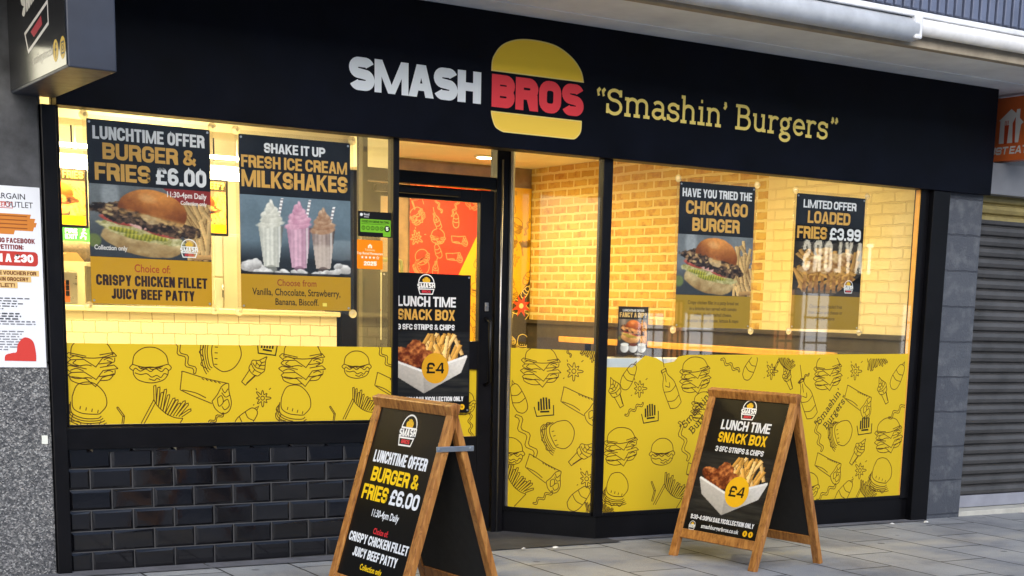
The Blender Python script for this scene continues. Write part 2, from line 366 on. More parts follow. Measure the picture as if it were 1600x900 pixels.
    if c == '3': return [('s', [(l, T - q - .03 * h)] + arc(l + q, T - q, q, q, 180, 90, 5) + arc(r - q, T - q, q, q, 90, 0, 5) + [(r, h * .6), (r - w * .12, m), (r, h * .4)] + arc(r - q, b + q, q, q, 0, -90, 5) + arc(l + q, b + q, q, q, 270, 180, 5) + [(l, b + q + .03 * h)], False, 1.), R(w * .4, m - th * .45, w * .72, m + th * .45)]
    if c == '2': return [('s', [(l, T - q - .03 * h)] + arc(l + q, T - q, q, q, 180, 90, 5) + arc(r - q, T - q, q, q, 90, 0, 5) + [(r, h * .6), (l, th)], False, 1.), R(0, 0, w, th)]
    if c == '5': return [R(0, h - th, w, h), R(0, h * .5, t, h - th), ('s', [(l * 1.2, h * .56)] + arc(r - q, h * .56 - q * .8, q, q * .8, 90, 0, 5) + arc(r - q, b + q * .8, q, q * .8, 0, -90, 5) + arc(l + q, b + q, q, q, 270, 180, 5) + [(l, b + q + .03 * h)], False, 1.)]
    if c == '4': return [R(w - t * 1.35, 0, w - t * .35, h), R(0, h * .2, w, h * .2 + th), ('p', [(0, h * .2), (t * .95, h * .2), (w - t * .75, h), (w - t * 1.5, h)])]
    if c == '£': return [R(0, 0, w, th), R(0, h * .42, w * .75, h * .42 + th * .8), ('s', [(l * 1.6, b)] + [(l * 1.6, h * .6)] + arc(l * 1.6 + q * .9, T - q, q * .9, q, 180, 90, 5) + arc(r - q, T - q, q, q, 90, 0, 5) + [(r, T - q - .03 * h)], False, 1.)]
    if c == '&': return [('s', [(w - t * .2, b * .5), (w * .5, h * .42), (w * .22, h * .72)] + arc(w * .42, h * .8, w * .22, h * .2 - b, 180, 0, 8) + [(w * .6, h * .66), (w * .2, h * .4)] + arc(w * .38, h * .25, w * .38 - b, h * .25 - b, 150, 300, 8) + [(w * .82, h * .28), (w * .92, h * .46)], False, .85)]
    if c == '?': return [R(w / 2 - l, 0, w / 2 + l, th), ('s', [(l, h * .7)] + arc(l + q, T - q, q, q, 180, 90, 5) + arc(r - q, T - q, q, q, 90, 0, 5) + [(r, h * .6), (w / 2, h * .42), (w / 2, h * .28)], False, 1.)]
    return [ring(b, T)]
# typewriter face for the slogan: centrelines, x-height = 1
def tw(c):
    A = arc; sf = lambda x, y=0., k=.2: [(x - k, y), (x + k, y)]
    if c == 'S': return 1.12, [A(.52, 1.08, .36, .3, 20, 180, 9) + A(.52, 1.08, .36, .3, 180, 262, 5) + A(.52, .38, .42, .4, 82, -90, 9) + A(.52, .38, .42, .4, -90, -170, 5), [(.9, 1.0), (.9, 1.42)], [(.1, .55), (.1, -.02)]]
    if c == 'B': return 1.2, [sf(.28, 1.4, .22), sf(.28, 0, .22), [(.28, 0), (.28, 1.4)], [(.28, 1.4), (.66, 1.4)] + A(.66, 1.08, .3, .32, 90, -90, 9) + [(.28, .76)], [(.28, .76), (.7, .76)] + A(.7, .38, .36, .38, 90, -90, 9) + [(.28, 0)]]
    if c == 'm': return 1.72, [sf(.24), sf(.84), sf(1.46), [(.06, .96), (.24, .96), (.24, 0)], A(.54, .68, .3, .3, 180, 0, 8) + [(.84, 0)], A(1.15, .68, .31, .3, 180, 0, 8) + [(1.46, 0)]]
    if c == 'n': return 1.1, [sf(.24), sf(.86), [(.06, .96), (.24, .96), (.24, 0)], A(.55, .66, .31, .32, 180, 0, 9) + [(.86, 0)]]
    if c == 'h': return 1.1, [sf(.24), sf(.86), [(.06, 1.5), (.24, 1.5), (.24, 0)], A(.55, .66, .31, .32, 180, 0, 9) + [(.86, 0)]]
    if c == 'i': return .62, [sf(.32, 0, .24), [(.12, .96), (.34, .96), (.34, 0)], [(.27, 1.38), (.39, 1.38)]]
    if c == 'u': return 1.12, [[(.08, .96), (.26, .96)] + A(.55, .3, .29, .3, 180, 360, 9) + [(.84, .96)], [(.66, .96), (.84, .96), (.84, .02), (1.02, .02)]]
    if c == 'a': return 1.02, [A(.48, .7, .3, .28, 150, 0, 8) + [(.78, .12), (.9, .02), (1.0, .06)], [(.78, .5)] + A(.46, .27, .3, .26, 75, 285, 10) + [(.78, .18)]]
    if c == 's': return .92, [A(.46, .74, .29, .24, 20, 262, 10) + A(.46, .25, .32, .26, 82, -165, 10), [(.76, .68), (.76, .98)], [(.13, .34), (.13, 0)]]
    if c == 'r': return .84, [sf(.26, 0, .23), [(.06, .96), (.26, .96), (.26, 0)], A(.56, .6, .3, .36, 180, 60, 7) + [(.76, .84)]]
    if c == 'e': return .96, [[(.12, .5), (.84, .5)] + A(.48, .5, .36, .46, 0, 320, 16)]
    if c == 'g': return 1.0, [A(.44, .62, .28, .32, 0, 360, 14), A(.46, -.22, .34, .24, 90, 450, 14), [(.3, .36), (.2, .18), (.34, .04)], [(.62, .86), (.78, 1.0), (.92, .98)]]
    if c == 'l': return .5, [[(.24, .8), (.2, 1.06), (.3, 1.3)], [(.46, .8), (.42, 1.06), (.52, 1.3)]]
    if c == '“': return .7, [[(.32, 1.4), (.2, 1.26), (.24, 1.06), (.28, 1.08)], [(.62, 1.4), (.5, 1.26), (.54, 1.06), (.58, 1.08)]]
    if c == '”': return .7, [[(.2, 1.36), (.26, 1.34), (.3, 1.2), (.18, 1.04)], [(.5, 1.36), (.56, 1.34), (.6, 1.2), (.48, 1.04)]]
    if c == '’': return .4, [[(.14, 1.44), (.22, 1.42), (.25, 1.26), (.14, 1.08)]]
    return .5, []
def slab_text(s, txt, x0, x1, y, xh, col, sw=.19, rot=0., clip=None):
    tot = sum(tw(c)[0] for c in txt); k = (x1 - x0) / tot; x = x0; cr, sr = math.cos(rad(rot)), math.sin(rad(rot)); n = 0
    for c in txt:
        a, st = tw(c)
        for P in st:
            dz = (n % 5) * 2e-5; n += 1; pts = []
            for px, py in P:
                X, Y = x - x0 + px * k, py * xh; pts.append((x0 + X * cr - Y * sr, y + X * sr + Y * cr))
            s.strip(pts, sw * xh, col, False, clip, dz)
        x += a * k
    s.k += 1
# ------------------------------------------------------------------ the food pictures printed on posters (what the camera of the poster's own photographer saw)
def hexc(c): c = c.lstrip('#'); return np.array([int(c[i:i + 2], 16) / 255 for i in (0, 2, 4)])
class Pic:
    def __init__(s, w, h, seed=1):
        s.w, s.h = w, h; s.rng = np.random.RandomState(seed); s.A = np.zeros((h, w, 3))
        s.Y, s.X = np.mgrid[0:h, 0:w].astype(float); s.Y = h - 1 - s.Y       # y upwards
    def noise(s, cell, oct=3, sx=1., sy=1.):
        out = np.zeros((s.h, s.w)); amp = 1; tot = 0
        for o in range(oct):
            c = max(1.2, cell / 2 ** o); gx, gy = int(s.w / (c * sx)) + 3, int(s.h / (c * sy)) + 3; g = s.rng.rand(gy, gx)
            fx, fy = s.X / (c * sx), s.Y / (c * sy); ix, iy = fx.astype(int), fy.astype(int); fx, fy = fx - ix, fy - iy
            fx = fx * fx * (3 - 2 * fx); fy = fy * fy * (3 - 2 * fy)
            out += amp * ((g[iy, ix] * (1 - fx) + g[iy, ix + 1] * fx) * (1 - fy) + (g[iy + 1, ix] * (1 - fx) + g[iy + 1, ix + 1] * fx) * fy); tot += amp; amp *= .55
        return out / tot
    def put(s, m, col):
        m = np.clip(m, 0, 1)[..., None]; col = np.asarray(col); s.A = s.A * (1 - m) + col * m
    def ell(s, cx, cy, rx, ry, rot=0, warp=0., cell=10, soft=1.2):
        c, q = math.cos(rad(rot)), math.sin(rad(rot)); dx, dy = s.X - cx, s.Y - cy; u = (dx * c + dy * q) / rx; v = (-dx * q + dy * c) / ry
        d = np.sqrt(u * u + v * v) + (warp * (s.noise(cell) - .5) if warp else 0)
        return np.clip((1 - d) * min(rx, ry) / soft + .5, 0, 1), u, v
    def poly(s, pts, warp=0., cell=8):
        X = s.X + (warp * (s.noise(cell) - .5) * 2 if warp else 0); Y = s.Y + (warp * (s.noise(cell) - .5) * 2 if warp else 0)
        m = np.zeros((s.h, s.w), bool); n = len(pts)
        for i in range(n):
            (x0, y0), (x1, y1) = pts[i], pts[(i + 1) % n]
            if y0 == y1: continue
            m ^= ((y0 > Y) != (y1 > Y)) & (X < (x1 - x0) * (Y - y0) / (y1 - y0) + x0)
        return m.astype(float)
    def mix(s, a, b, t): t = np.clip(t, 0, 1)[..., None]; return hexc(a) * (1 - t) + hexc(b) * t
    def fry(s, x, y, L, wd, ang, c='#d9a94e'):
        k = s.rng.uniform(-.1, .12); dx, dy = math.cos(rad(ang)), math.sin(rad(ang)); u = (s.X - x) * dx + (s.Y - y) * dy; v = -(s.X - x) * dy + (s.Y - y) * dx
        m = (abs(u) < L / 2) & (abs(v) < wd / 2); sh = .82 + .3 * (v / wd + .5) + k
        s.put(m.astype(float), np.clip(hexc(c) * sh[..., None], 0, 1))
        s.put(((abs(u) < L / 2) & (abs(v + wd * .46) < wd * .1)).astype(float) * .6, hexc('#6b4212'))
def burger_pic(w=170, h=125, seed=3, dense=False):
    p = Pic(w, h, seed); W, H = w, h; n = p.noise(40)
    p.put(np.ones((h, w)), p.mix('#4a4f52', '#7d8283', n * 1.1 + (p.Y / H - .6) * .5)); p.put(np.clip((H * .45 - p.Y) / (H * .3), 0, 1) * .8, hexc('#2b2f33'))
    m, u, v = p.ell(W * .17, H * .86, W * .07, H * .22, 0, soft=6); p.put(m * .7, hexc('#a8adaf'))
    m, u, v = p.ell(W * .03, H * .22, W * .06, H * .09, soft=3); p.put(m * .7, hexc('#7b8a3a'))
    for i in range(46): p.fry(W * p.rng.uniform(.76, 1.04), H * p.rng.uniform(.1, .74), H * p.rng.uniform(.3, .5), H * .055, p.rng.uniform(75, 130), '#c9a468')
    p.fry(W * .93, H * .05, W * .2, H * .07, 4, '#b98d52'); rot = -13
    cx, cy = W * .46, H * .47
    def off(dx, dy): c, q = math.cos(rad(rot)), math.sin(rad(rot)); return cx + dx * c - dy * q, cy + dx * q + dy * c
    fine = p.noise(5, 3); mid = p.noise(11, 3)
    m, u, v = p.ell(*off(0, -H * .24), W * .33, H * .2, rot, .12, 14); p.put(m, p.mix('#8a6a3c', '#d8c08a', mid * .9 + v * .5 + .15))                 # heel
    m, u, v = p.ell(*off(-W * .0, -H * .13), W * .36, H * .1, rot, .35, 10); p.put(m, p.mix('#857f3c', '#e0d6a8', fine * 1.5 - .25))               # lettuce
    for k in range(3):
        x, y = off(-W * .17 + k * W * .13, -H * .15 - (k % 2) * H * .05); m, u, v = p.ell(x, y, W * .12, H * .035, rot + 3, .25, 5); p.put(m, p.mix('#5d6414', '#cbbf45', .5 + .5 * np.sin(u * 24) * .6 + v * .3))
    for dx, dy in ((-W * .22, -H * .03), (W * .14, -H * .06)): m, u, v = p.ell(*off(dx, dy), W * .16, H * .055, rot, .2, 8); p.put(m, p.mix('#8f2f22', '#d9796a', fine + v * .4))
    m, u, v = p.ell(*off(-W * .03, -H * .03), W * .12, H * .05, rot, .4, 8); p.put(m, p.mix('#c07f74', '#e9c7bb', fine))
    for dx, dy, rx in ((-W * .18, H * .08, .27), (W * .16, H * .045, .26)):
        m, u, v = p.ell(*off(dx, dy), W * rx, H * .135, rot, .6, 8); p.put(m, p.mix('#1a0f0a', '#8a6a4c', np.clip(fine * 2.2 - .7, 0, 1) * .9 + v * .12))
    for i in range(26):
        x, y = off(p.rng.uniform(-W * .36, W * .34), p.rng.uniform(H * .0, H * .15)); m, u, v = p.ell(x, y, p.rng.uniform(2, 5), p.rng.uniform(1, 2.5), p.rng.uniform(-60, 30), .4, 4); p.put(m * .8, hexc('#b08a62' if i % 3 else '#d8b87c'))
    m, u, v = p.ell(*off(W * .02, H * .1), W * .09, H * .07, rot - 10, .4, 6); p.put(m * .8, p.mix('#b8935e', '#e8d2a0', fine))
    m, u, v = p.ell(*off(W * .02, H * .2), W * .285, H * .29, rot, .07, 22); cut = np.clip((v + .28 + .3 * (mid - .5)) * 12, 0, 1)
    p.put(m * cut, p.mix('#7a3d12', '#dd8f42', .42 + v * .75 - (u + .1) ** 2 * .5 + (mid - .5) * .5)); p.put(m * cut * np.clip(1 - ((u + .25) ** 2 * 9 + (v - .55) ** 2 * 16), 0, 1) * .45, hexc('#f2c48a'))
    p.put(m * np.clip((v + .5) * 10, 0, 1) * np.clip((-.12 - v) * 6, 0, 1) * np.clip(mid * 2 - .6, 0, 1), hexc('#d8a860'))
    p.A *= (.93 + .14 * p.noise(3, 2))[..., None]; return np.clip(p.A, 0, 1)
def shake_pic(w=176, h=130, seed=5):
    p = Pic(w, h, seed); W, H = w, h; n = p.noise(45)
    p.put(np.ones((h, w)), p.mix('#39474f', '#7f93a0', n * .5 + .35 * (p.Y / H) + .15)); p.put(np.clip((H * .42 - p.Y) / (H * .25), 0, 1) * .9, hexc('#15181c'))
    m, u, v = p.ell(W * .93, H * .34, W * .16, H * .13, 0, .5, 12, 4); p.put(m * .35, hexc('#aab4b8'))
    f = p.noise(6, 3)
    for cx, ca, cb, cc, cd in ((.27, '#8f8f84', '#dedcd0', '#b7b5a6', '#f4f1e6'), (.52, '#8f6478', '#dcb0c2', '#b57a92', '#f0c4d4'), (.74, '#5d4a44', '#b7a49a', '#8a5f42', '#e2c4a4')):
        x0 = cx * W; sh = 1 if cx < .6 else .93
        st = p.poly([(x0 + 8, H * .62), (x0 + 12, H * .62), (x0 + 20, H * .97 * sh), (x0 + 16, H * .97 * sh)]); p.put(st, np.where((np.sin(p.Y * 1.1) > 0)[..., None], hexc('#f4f0ee'), hexc('#9a8f92')))
        m = p.poly([(x0 - W * .066, H * .1), (x0 + W * .066, H * .1), (x0 + W * .112, H * .62), (x0 - W * .112, H * .62)]); u = (p.X - x0) / (W * .118)
        p.put(m, p.mix(ca, cb, .55 + .35 * np.cos(u * 3.0 + .5) + .16 * np.sin(u * 19) * (abs(u) < .6) + (f - .5) * .35)); p.put(m * np.exp(-((u - .62) / .08) ** 2) * .7, hexc('#f2f2ee')); p.put(m * (u > .78) * .5, hexc('#2a2a2c'))
        if cx > .6: p.put(m * np.clip((H * .42 - p.Y) / 6, 0, 1) * .6, hexc('#cfc0b2'))
        m2, u2, v2 = p.ell(x0, H * .07, W * .05, H * .05); p.put(m2 * .8, hexc(ca))
        for k, (yy, rr) in enumerate(((.64, .12), (.7, .105), (.76, .085), (.815, .062), (.86, .038), (.9, .016))):
            m, u, v = p.ell(x0 + (k % 2 - .5) * 2, H * yy * sh, W * rr, H * .052, 8, .35, 7); p.put(m, p.mix(cc, cd, .25 + .55 * (v * .5 + .5) + (f - .4) * .8 - .25 * abs(u)))
    for i in range(34):
        x = p.rng.uniform(.02, .98) * W; edge = abs(x / W - .5); r = p.rng.uniform(3, 8) * (1.2 if edge > .33 else .7)
        m, u, v = p.ell(x, H * p.rng.uniform(.01, .05 + .1 * (edge > .36)), r * 1.5, r, p.rng.uniform(-30, 30), .4, 6); p.put(m, p.mix('#8c8884', '#efece8', .5 + v * .45 + (f - .5) * .6))
    p.put((p.Y < 4) * .8, hexc('#1b1513')); return np.clip(p.A * (.95 + .1 * p.noise(3, 2))[..., None], 0, 1)
def box_pic(w=150, h=130, seed=8, bgc=('#17181b', '#33332f')):
    """fried chicken and chips in a white card box on black boards"""
    p = Pic(w, h, seed); W, H = w, h; f = p.noise(6, 3)
    p.put(np.ones((h, w)), p.mix(bgc[0], bgc[1], p.noise(9, 3, 3.5, .5) * 1.5 - .55 + .15 * (p.Y / H < .45)))
    for i in range(34):
        a = p.rng.uniform(55, 118); p.fry(W * p.rng.uniform(.45, .86), H * p.rng.uniform(.6, .82), H * .34, H * .05, a, '#d8a04a' if i % 3 else '#edc27a')
    for cx, cy, rx, ry, ro in ((.2, .62, .1, .14, 20), (.13, .68, .07, .08, 0), (.36, .64, .13, .22, -12), (.48, .56, .12, .17, 30), (.3, .52, .14, .12, 0), (.57, .5, .1, .1, 0)):
        m, u, v = p.ell(W * cx, H * cy, W * rx, H * ry, ro, .4, 9); p.put(m, p.mix('#5e2410', '#d98a4a', np.clip(f * 1.9 - .55 + v * .25 - abs(u) * .15, 0, 1)))
    A, B, C, D, E_, F_ = (.05, .56), (.46, .36), (.97, .6), (.9, .36), (.47, .04), (.13, .32)
    q = lambda *P: [(x * W, y * H) for x, y in P]
    p.put(p.poly(q(A, B, E_, F_)), p.mix('#9c968c', '#cfc9bf', p.Y / H * 1.3 + p.X / W * .4)); p.put(p.poly(q(B, C, D, E_)), p.mix('#8a857d', '#d6d2ca', p.X / W * .9 + (p.Y / H - .3)))
    p.put(p.poly(q(A, B, (.46, .395), (.06, .59))) + p.poly(q(B, C, (.965, .635), (.46, .395))), hexc('#e9e6df'))
    return np.clip(p.A * (.95 + .1 * p.noise(3, 2))[..., None], 0, 1)
def loaded_pic(w=120, h=110, seed=12):
    p = Pic(w, h, seed); W, H = w, h; f = p.noise(6, 3)
    p.put(np.ones((h, w)), p.mix('#23211f', '#4d463e', p.noise(20)))
    for i in range(60): p.fry(W * p.rng.uniform(.1, .9), H * p.rng.uniform(.25, .7), H * .4, H * .06, p.rng.uniform(20, 160), '#b98a48')
    for i in range(14): m, u, v = p.ell(W * p.rng.uniform(.15, .85), H * p.rng.uniform(.4, .85), W * .11, H * .07, p.rng.uniform(-30, 30), .5, 7); p.put(m, p.mix('#7a4a22', '#e0c089', f * 1.3 + v * .3 - .1))
    for i in range(9): p.put(p.poly([(W * (.14 + i * .085), H * .05), (W * (.2 + i * .085), H * .05), (W * (.19 + i * .085), H * .38), (W * (.15 + i * .085), H * .38)], 1.5), p.mix('#6d3f1c', '#c99a5e', f))
    p.put(p.poly([(W * .58, 0), (W, 0), (W, H * .42)]), hexc('#0d0d0e'))
    p.put((p.Y < H * .1) * .5, hexc('#6a5a48')); return np.clip(p.A * (.95 + .1 * p.noise(3, 2))[..., None], 0, 1)
def dip_pic(w=60, h=70, seed=15):
    p = Pic(w, h, seed); W, H = w, h; b = burger_pic(w, int(h * .75), 21); p.A[:] = hexc('#3a3026'); p.A[:b.shape[0]] = b * np.array([1.15, .95, .75])
    for cx, c in ((.22, '#ece6d8'), (.52, '#6b2f16'), (.82, '#d8d2c6')):
        m, u, v = p.ell(W * cx, H * .14, W * .15, H * .14); p.put(m, p.mix('#8f8a82', '#efece6', .6 + u * .4)); m, u, v = p.ell(W * cx, H * .24, W * .14, H * .05); p.put(m, hexc(c))
    return np.clip(p.A, 0, 1)

# ------------------------------------------------------------------ line drawings of food, in a unit square
def curve(P, n=6):
    """smooth line through points"""
    out = []; Q = [P[0]] + P + [P[-1]]
    for i in range(1, len(Q) - 2):
        a, b, c, d = Q[i - 1], Q[i], Q[i + 1], Q[i + 2]
        for k in range(n):
            t = k / n; out.append(tuple(.5 * (2 * b[j] + (c[j] - a[j]) * t + (2 * a[j] - 5 * b[j] + 4 * c[j] - d[j]) * t * t + (3 * b[j] - a[j] - 3 * c[j] + d[j]) * t ** 3) for j in (0, 1)))
    return out + [P[-1]]
def wavy(x0, y0, x1, y1, n, amp, ph=0):
    k = int(n * 6); L = math.hypot(x1 - x0, y1 - y0); nx, ny = -(y1 - y0) / L, (x1 - x0) / L
    return [(x0 + (x1 - x0) * i / k + nx * amp * math.sin(ph + i / k * n * 2 * math.pi), y0 + (y1 - y0) * i / k + ny * amp * math.sin(ph + i / k * n * 2 * math.pi)) for i in range(k + 1)]
def d_burger():
    o = [curve([(-.43, .04), (-.38, .26), (-.2, .41), (0, .45), (.2, .41), (.38, .26), (.43, .04)]), curve([(-.43, .04), (-.2, -.02), (.1, -.03), (.43, .05)])]
    o += [curve([(-.43, .04), (-.5, -.04), (-.42, -.1), (-.36, -.05), (-.25, -.12), (-.12, -.07), (0, -.13), (.12, -.06), (.26, -.13), (.36, -.05), (.44, -.1), (.5, -.03), (.43, .05)])]
    o += [curve([(-.42, -.1), (-.4, -.22), (-.28, -.34), (0, -.4), (.28, -.34), (.4, -.22), (.43, -.1)]), curve([(-.38, -.16), (-.24, -.2), (-.1, -.18), (.02, -.26), (.14, -.22), (.24, -.27), (.32, -.18), (.4, -.2)])]
    o += [curve([(-.3, -.01), (-.2, -.07), (-.05, -.04), (.05, -.08), (.3, 0)]), curve([(-.26, -.05), (0, -.02), (.26, -.06)]), curve([(-.05, -.3), (.08, -.34), (.15, -.29), (.22, -.33)])]
    return o
def d_double():
    o = [curve([(-.4, .22), (-.36, .4), (-.16, .52), (.05, .53), (.28, .46), (.4, .3), (.42, .2)]), curve([(-.42, .21), (-.1, .15), (.2, .16), (.44, .24)])]
    for y, s in ((.21, 1.), (-.04, 1.04)):
        o += [[(-.5 * s, y - .01), (-.4, y - .1), (-.15, y - .09), (.08, y - .24), (.22, y - .06), (.5 * s, y - .02)], [(-.5 * s, y - .01), (-.44, y + .04), (-.1, y - .03)], [(.5 * s, y - .02), (.44, y + .05), (.16, y)]]
        o += [curve([(-.4, y - .1), (-.46, y - .16), (-.3, y - .22), (-.1, y - .2), (0, y - .22)]), curve([(.14, y - .18), (.3, y - .16), (.44, y - .14), (.46, y - .05)]), curve([(-.42, y - .06), (-.3, y - .02), (-.16, y - .07)]), curve([(.24, y - .1), (.34, y - .06), (.42, y - .09)])]
    o += [curve([(-.44, -.2), (-.4, -.3), (-.2, -.37), (.0, -.36)]), [(-.4, -.22), (-.12, -.26), (.06, -.42), (.2, -.24), (.44, -.16)], curve([(.16, -.3), (.34, -.28), (.44, -.16)]), curve([(-.3, .1), (-.36, .04), (-.2, -.02)]), curve([(.3, .1), (.4, .06), (.3, .0)])]
    return o
def d_side():
    o = [curve([(-.22, .3), (-.02, .46), (.24, .38), (.36, .12), (.3, -.12), (.1, -.22)]), curve([(-.22, .3), (-.3, .1), (-.2, -.06), (0, -.18), (.1, -.22)])]
    for k in range(4):
        d = .05 + .055 * k; o.append(curve([(-.24 - d, .28 - d), (-.33 - d * .7, .06 - d * .6), (-.2 - d * .5, -.12 - d * .7), (.02 - d * .1, -.24 - d * .8), (.1 + d * .2, -.22 - d)]))
    o += [curve([(-.3, .2), (-.42, .12), (-.36, 0), (-.44, -.1), (-.32, -.18), (-.3, -.3), (-.16, -.3), (-.08, -.42), (.06, -.36)])]
    o += [[(-.2 + .09 * i, .02 - .07 * i), (-.16 + .09 * i, .07 - .07 * i)] for i in range(4)]
    return o
def d_wrap():
    o = [[(-.48, .3), (-.5, -.02)], curve([(-.5, -.02), (-.3, -.1), (0, -.2), (.12, -.24)]), curve([(-.48, .3), (-.44, .32), (0, .22), (.42, .16)]), curve([(.12, -.2), (.2, -.34), (.34, -.42), (.46, -.36), (.5, -.2), (.44, .02), (.42, .16), (.3, .1), (.22, -.06), (.12, -.2)])]
    o += [curve([(.22, -.14), (.3, -.08), (.34, -.2), (.26, -.28), (.22, -.14)]), curve([(.34, -.2), (.42, -.14), (.46, -.26), (.38, -.34), (.32, -.28)]), curve([(.3, .06), (.36, -.02), (.42, .06)]), curve([(.3, -.02), (.38, -.1), (.46, -.06)]), curve([(-.46, -.02), (-.2, -.06), (0, -.14)])]
    o += [[(-.1 + .08 * i, .22 - .012 * i), (-.05 + .08 * i, .195 - .012 * i)] for i in range(5)]
    return o
def d_fries():
    o = [[(-.32, .1), (-.42, -.5)], [(.36, -.06), (.26, -.5)], curve([(-.32, .1), (-.2, .0), (0, -.08), (.2, -.1), (.36, -.06)]), [(-.27, .05), (-.36, -.48)]]
    rr = random.Random(3)
    for i in range(11):
        x = -.28 + i * .058; y = .07 - .045 * min(i, 5) + .012 * i; a = (i - 4) * .022 + rr.uniform(-.03, .03); t = .36 - abs(i - 4) * .022 + rr.uniform(-.05, .07); w = .026
        o += [[(x - w, y), (x + a - w, y + t), (x + a + w * .4, y + t + .025), (x + a + w, y + t - .01), (x + w, y - .01)]]
    return o
def d_cone():
    o = [[(-.12, -.08), (-.07, -.5), (.07, -.5), (.12, -.08)], curve([(-.2, .06), (-.16, -.08), (0, -.13), (.16, -.08), (.2, .06)]), curve([(-.2, .06), (0, .0), (.2, .06)])]
    o += [curve([(-.2, .06), (-.22, .16), (-.1, .26), (-.04, .38), (.02, .5), (.06, .4), (.16, .26), (.22, .16), (.2, .06)]), curve([(-.18, .1), (0, .08), (.2, .2)]), curve([(-.14, .2), (0, .18), (.14, .3)]), curve([(-.08, .3), (0, .28), (.08, .38)]), [(-.1, .2), (-.06, .1)], [(.02, .3), (.04, .12)], [(-.02, .02), (0, -.1)], [(.1, -.1), (.06, -.44)]]
    return o
def d_bottle():
    o = [curve([(-.06, .46), (-.07, .3), (-.16, .12), (-.18, -.05), (-.17, -.44)]), curve([(.06, .46), (.07, .3), (.16, .12), (.18, -.05), (.17, -.44)]), curve([(-.17, -.44), (0, -.5), (.17, -.44)]), [(-.07, .46), (.07, .46), (.07, .4), (-.07, .4), (-.07, .46)]]
    o += [curve([(-.18, -.02), (0, -.08), (.18, -.02)]), curve([(-.17, -.26), (0, -.32), (.17, -.26)]), [(0, .36), (-.04, .16)], [(.04, .5), (.1, .78)], curve([(-.1, .1), (0, .02), (.04, .12)])]
    return o
def d_tube():
    return [curve([(-.16, -.3), (-.2, -.1), (-.14, .24), (-.08, .36), (.06, .38), (.14, .26), (.2, -.1), (.16, -.34), (0, -.42), (-.14, -.34), (-.16, -.3)]), curve([(-.2, -.06), (0, -.12), (.2, -.06)]), curve([(-.17, .14), (0, .08), (.17, .14)]), [(-.04, .38), (0, .5), (.04, .38)]]
def d_squig(): return [wavy(-.05, .5, .02, -.5, 2.5, .07), wavy(.04, .5, .11, -.5, 2.5, .07), [(-.05, .5), (0, .53), (.04, .5)], [(.02, -.5), (.07, -.53), (.11, -.5)]]
def d_splat():
    P = [];
    for i in range(8):
        R_ = .44 - .12 * ((i * 5) % 3) / 2; t = i * math.pi / 4
        P += [(r * math.cos(t + d), r * math.sin(t + d)) for r, d in ((.2, -.32), (R_ * .85, -.12), (R_, 0), (R_ * .85, .12), (.2, .32))]
    return [curve(P + P[:1], 3), curve([(.1 * math.cos(a), .1 * math.sin(a)) for a in [i * math.pi / 4 for i in range(9)]], 2), [(.34, .42), (.44, .5)], [(-.3, .4), (-.34, .5)], [(-.44, -.3), (-.5, -.36)]]
def d_straw(): return [[(-.2, .5), (.1, .06), (.02, -.5)], [(-.26, .46), (.02, .04), (-.06, -.5)], [(-.2, .5), (-.26, .46)], [(.1, .06), (.02, .04)]]
def d_crown(): return []
def doodle(art, kind, x, y, size, rot, col, lw, clip):
    if kind == 'side': size *= 1.22
    cr, sr = math.cos(rad(rot)), math.sin(rad(rot)); tf = lambda p: (x + size * (p[0] * cr - p[1] * sr), y + size * (p[0] * sr + p[1] * cr))
    if kind == 'crown':                                    # a fist of fries over an open box
        k = 0
        for i, (bx, t) in enumerate(((-.26, .3), (-.13, .42), (0, .46), (.13, .44), (.26, .36))):
            for pc in clip_line([tf((bx, -.1)), tf((bx + .05, t))], clip): art.strip(pc, size * .085, '#15110a', dz=2e-5 * i)
        for pc in clip_line([tf((-.2, -.16)), tf((.24, -.2))], clip): art.strip(pc, size * .08, '#15110a', dz=1e-4)
        for P in ([(-.46, .1), (-.4, -.34), (.42, -.38), (.48, .06)],): 
            for pc in clip_line([tf(p) for p in P], clip): art.strip(pc, lw * 1.3, '#15110a')
        return
    for P in globals()['d_' + kind](): art.strip([tf(p) for p in P], lw, col, False, clip)

def logo(art, cx, cy, w, white='#f2f0ea', red='#d83a44', yel='#e8b92f', bg='#121212', word=True):
    """the shop's badge: half-round bun with fries, the word SMASH, a lower bar with BROS; w = overall width"""
    k = w / 2; lw = w * .05
    art.strip(arc(cx, cy + .12 * k, .86 * k, .82 * k, 0, 180, 18) + [(cx - .86 * k, cy + .12 * k)], lw, white, True); art.layer()
    for i, (bx, t) in enumerate(((-.28, .34), (-.14, .46), (0, .5), (.14, .46), (.28, .36))): art.strip([(cx + bx * k, cy + .26 * k), (cx + bx * k * 1.05, cy + (.2 + t) * k)], k * .13, yel, dz=2e-5 * i)
    art.strip([(cx - .4 * k, cy + .45 * k), (cx - .34 * k, cy + .22 * k), (cx + .34 * k, cy + .22 * k), (cx + .4 * k, cy + .45 * k)], k * .09, yel); art.layer()
    art.text('SMASH', cx - k, cx + k, cy - .42 * k, .5 * k, white, st=.26, rot=3)
    art.strip([(cx - .86 * k, cy - .52 * k), (cx + .86 * k, cy - .5 * k), (cx + .7 * k, cy - .98 * k), (cx - .7 * k, cy - 1.0 * k)], lw, white, True); art.layer()
    if word: art.text('BROS', cx - .5 * k, cx + .5 * k, cy - .88 * k, .26 * k, red, st=.26)
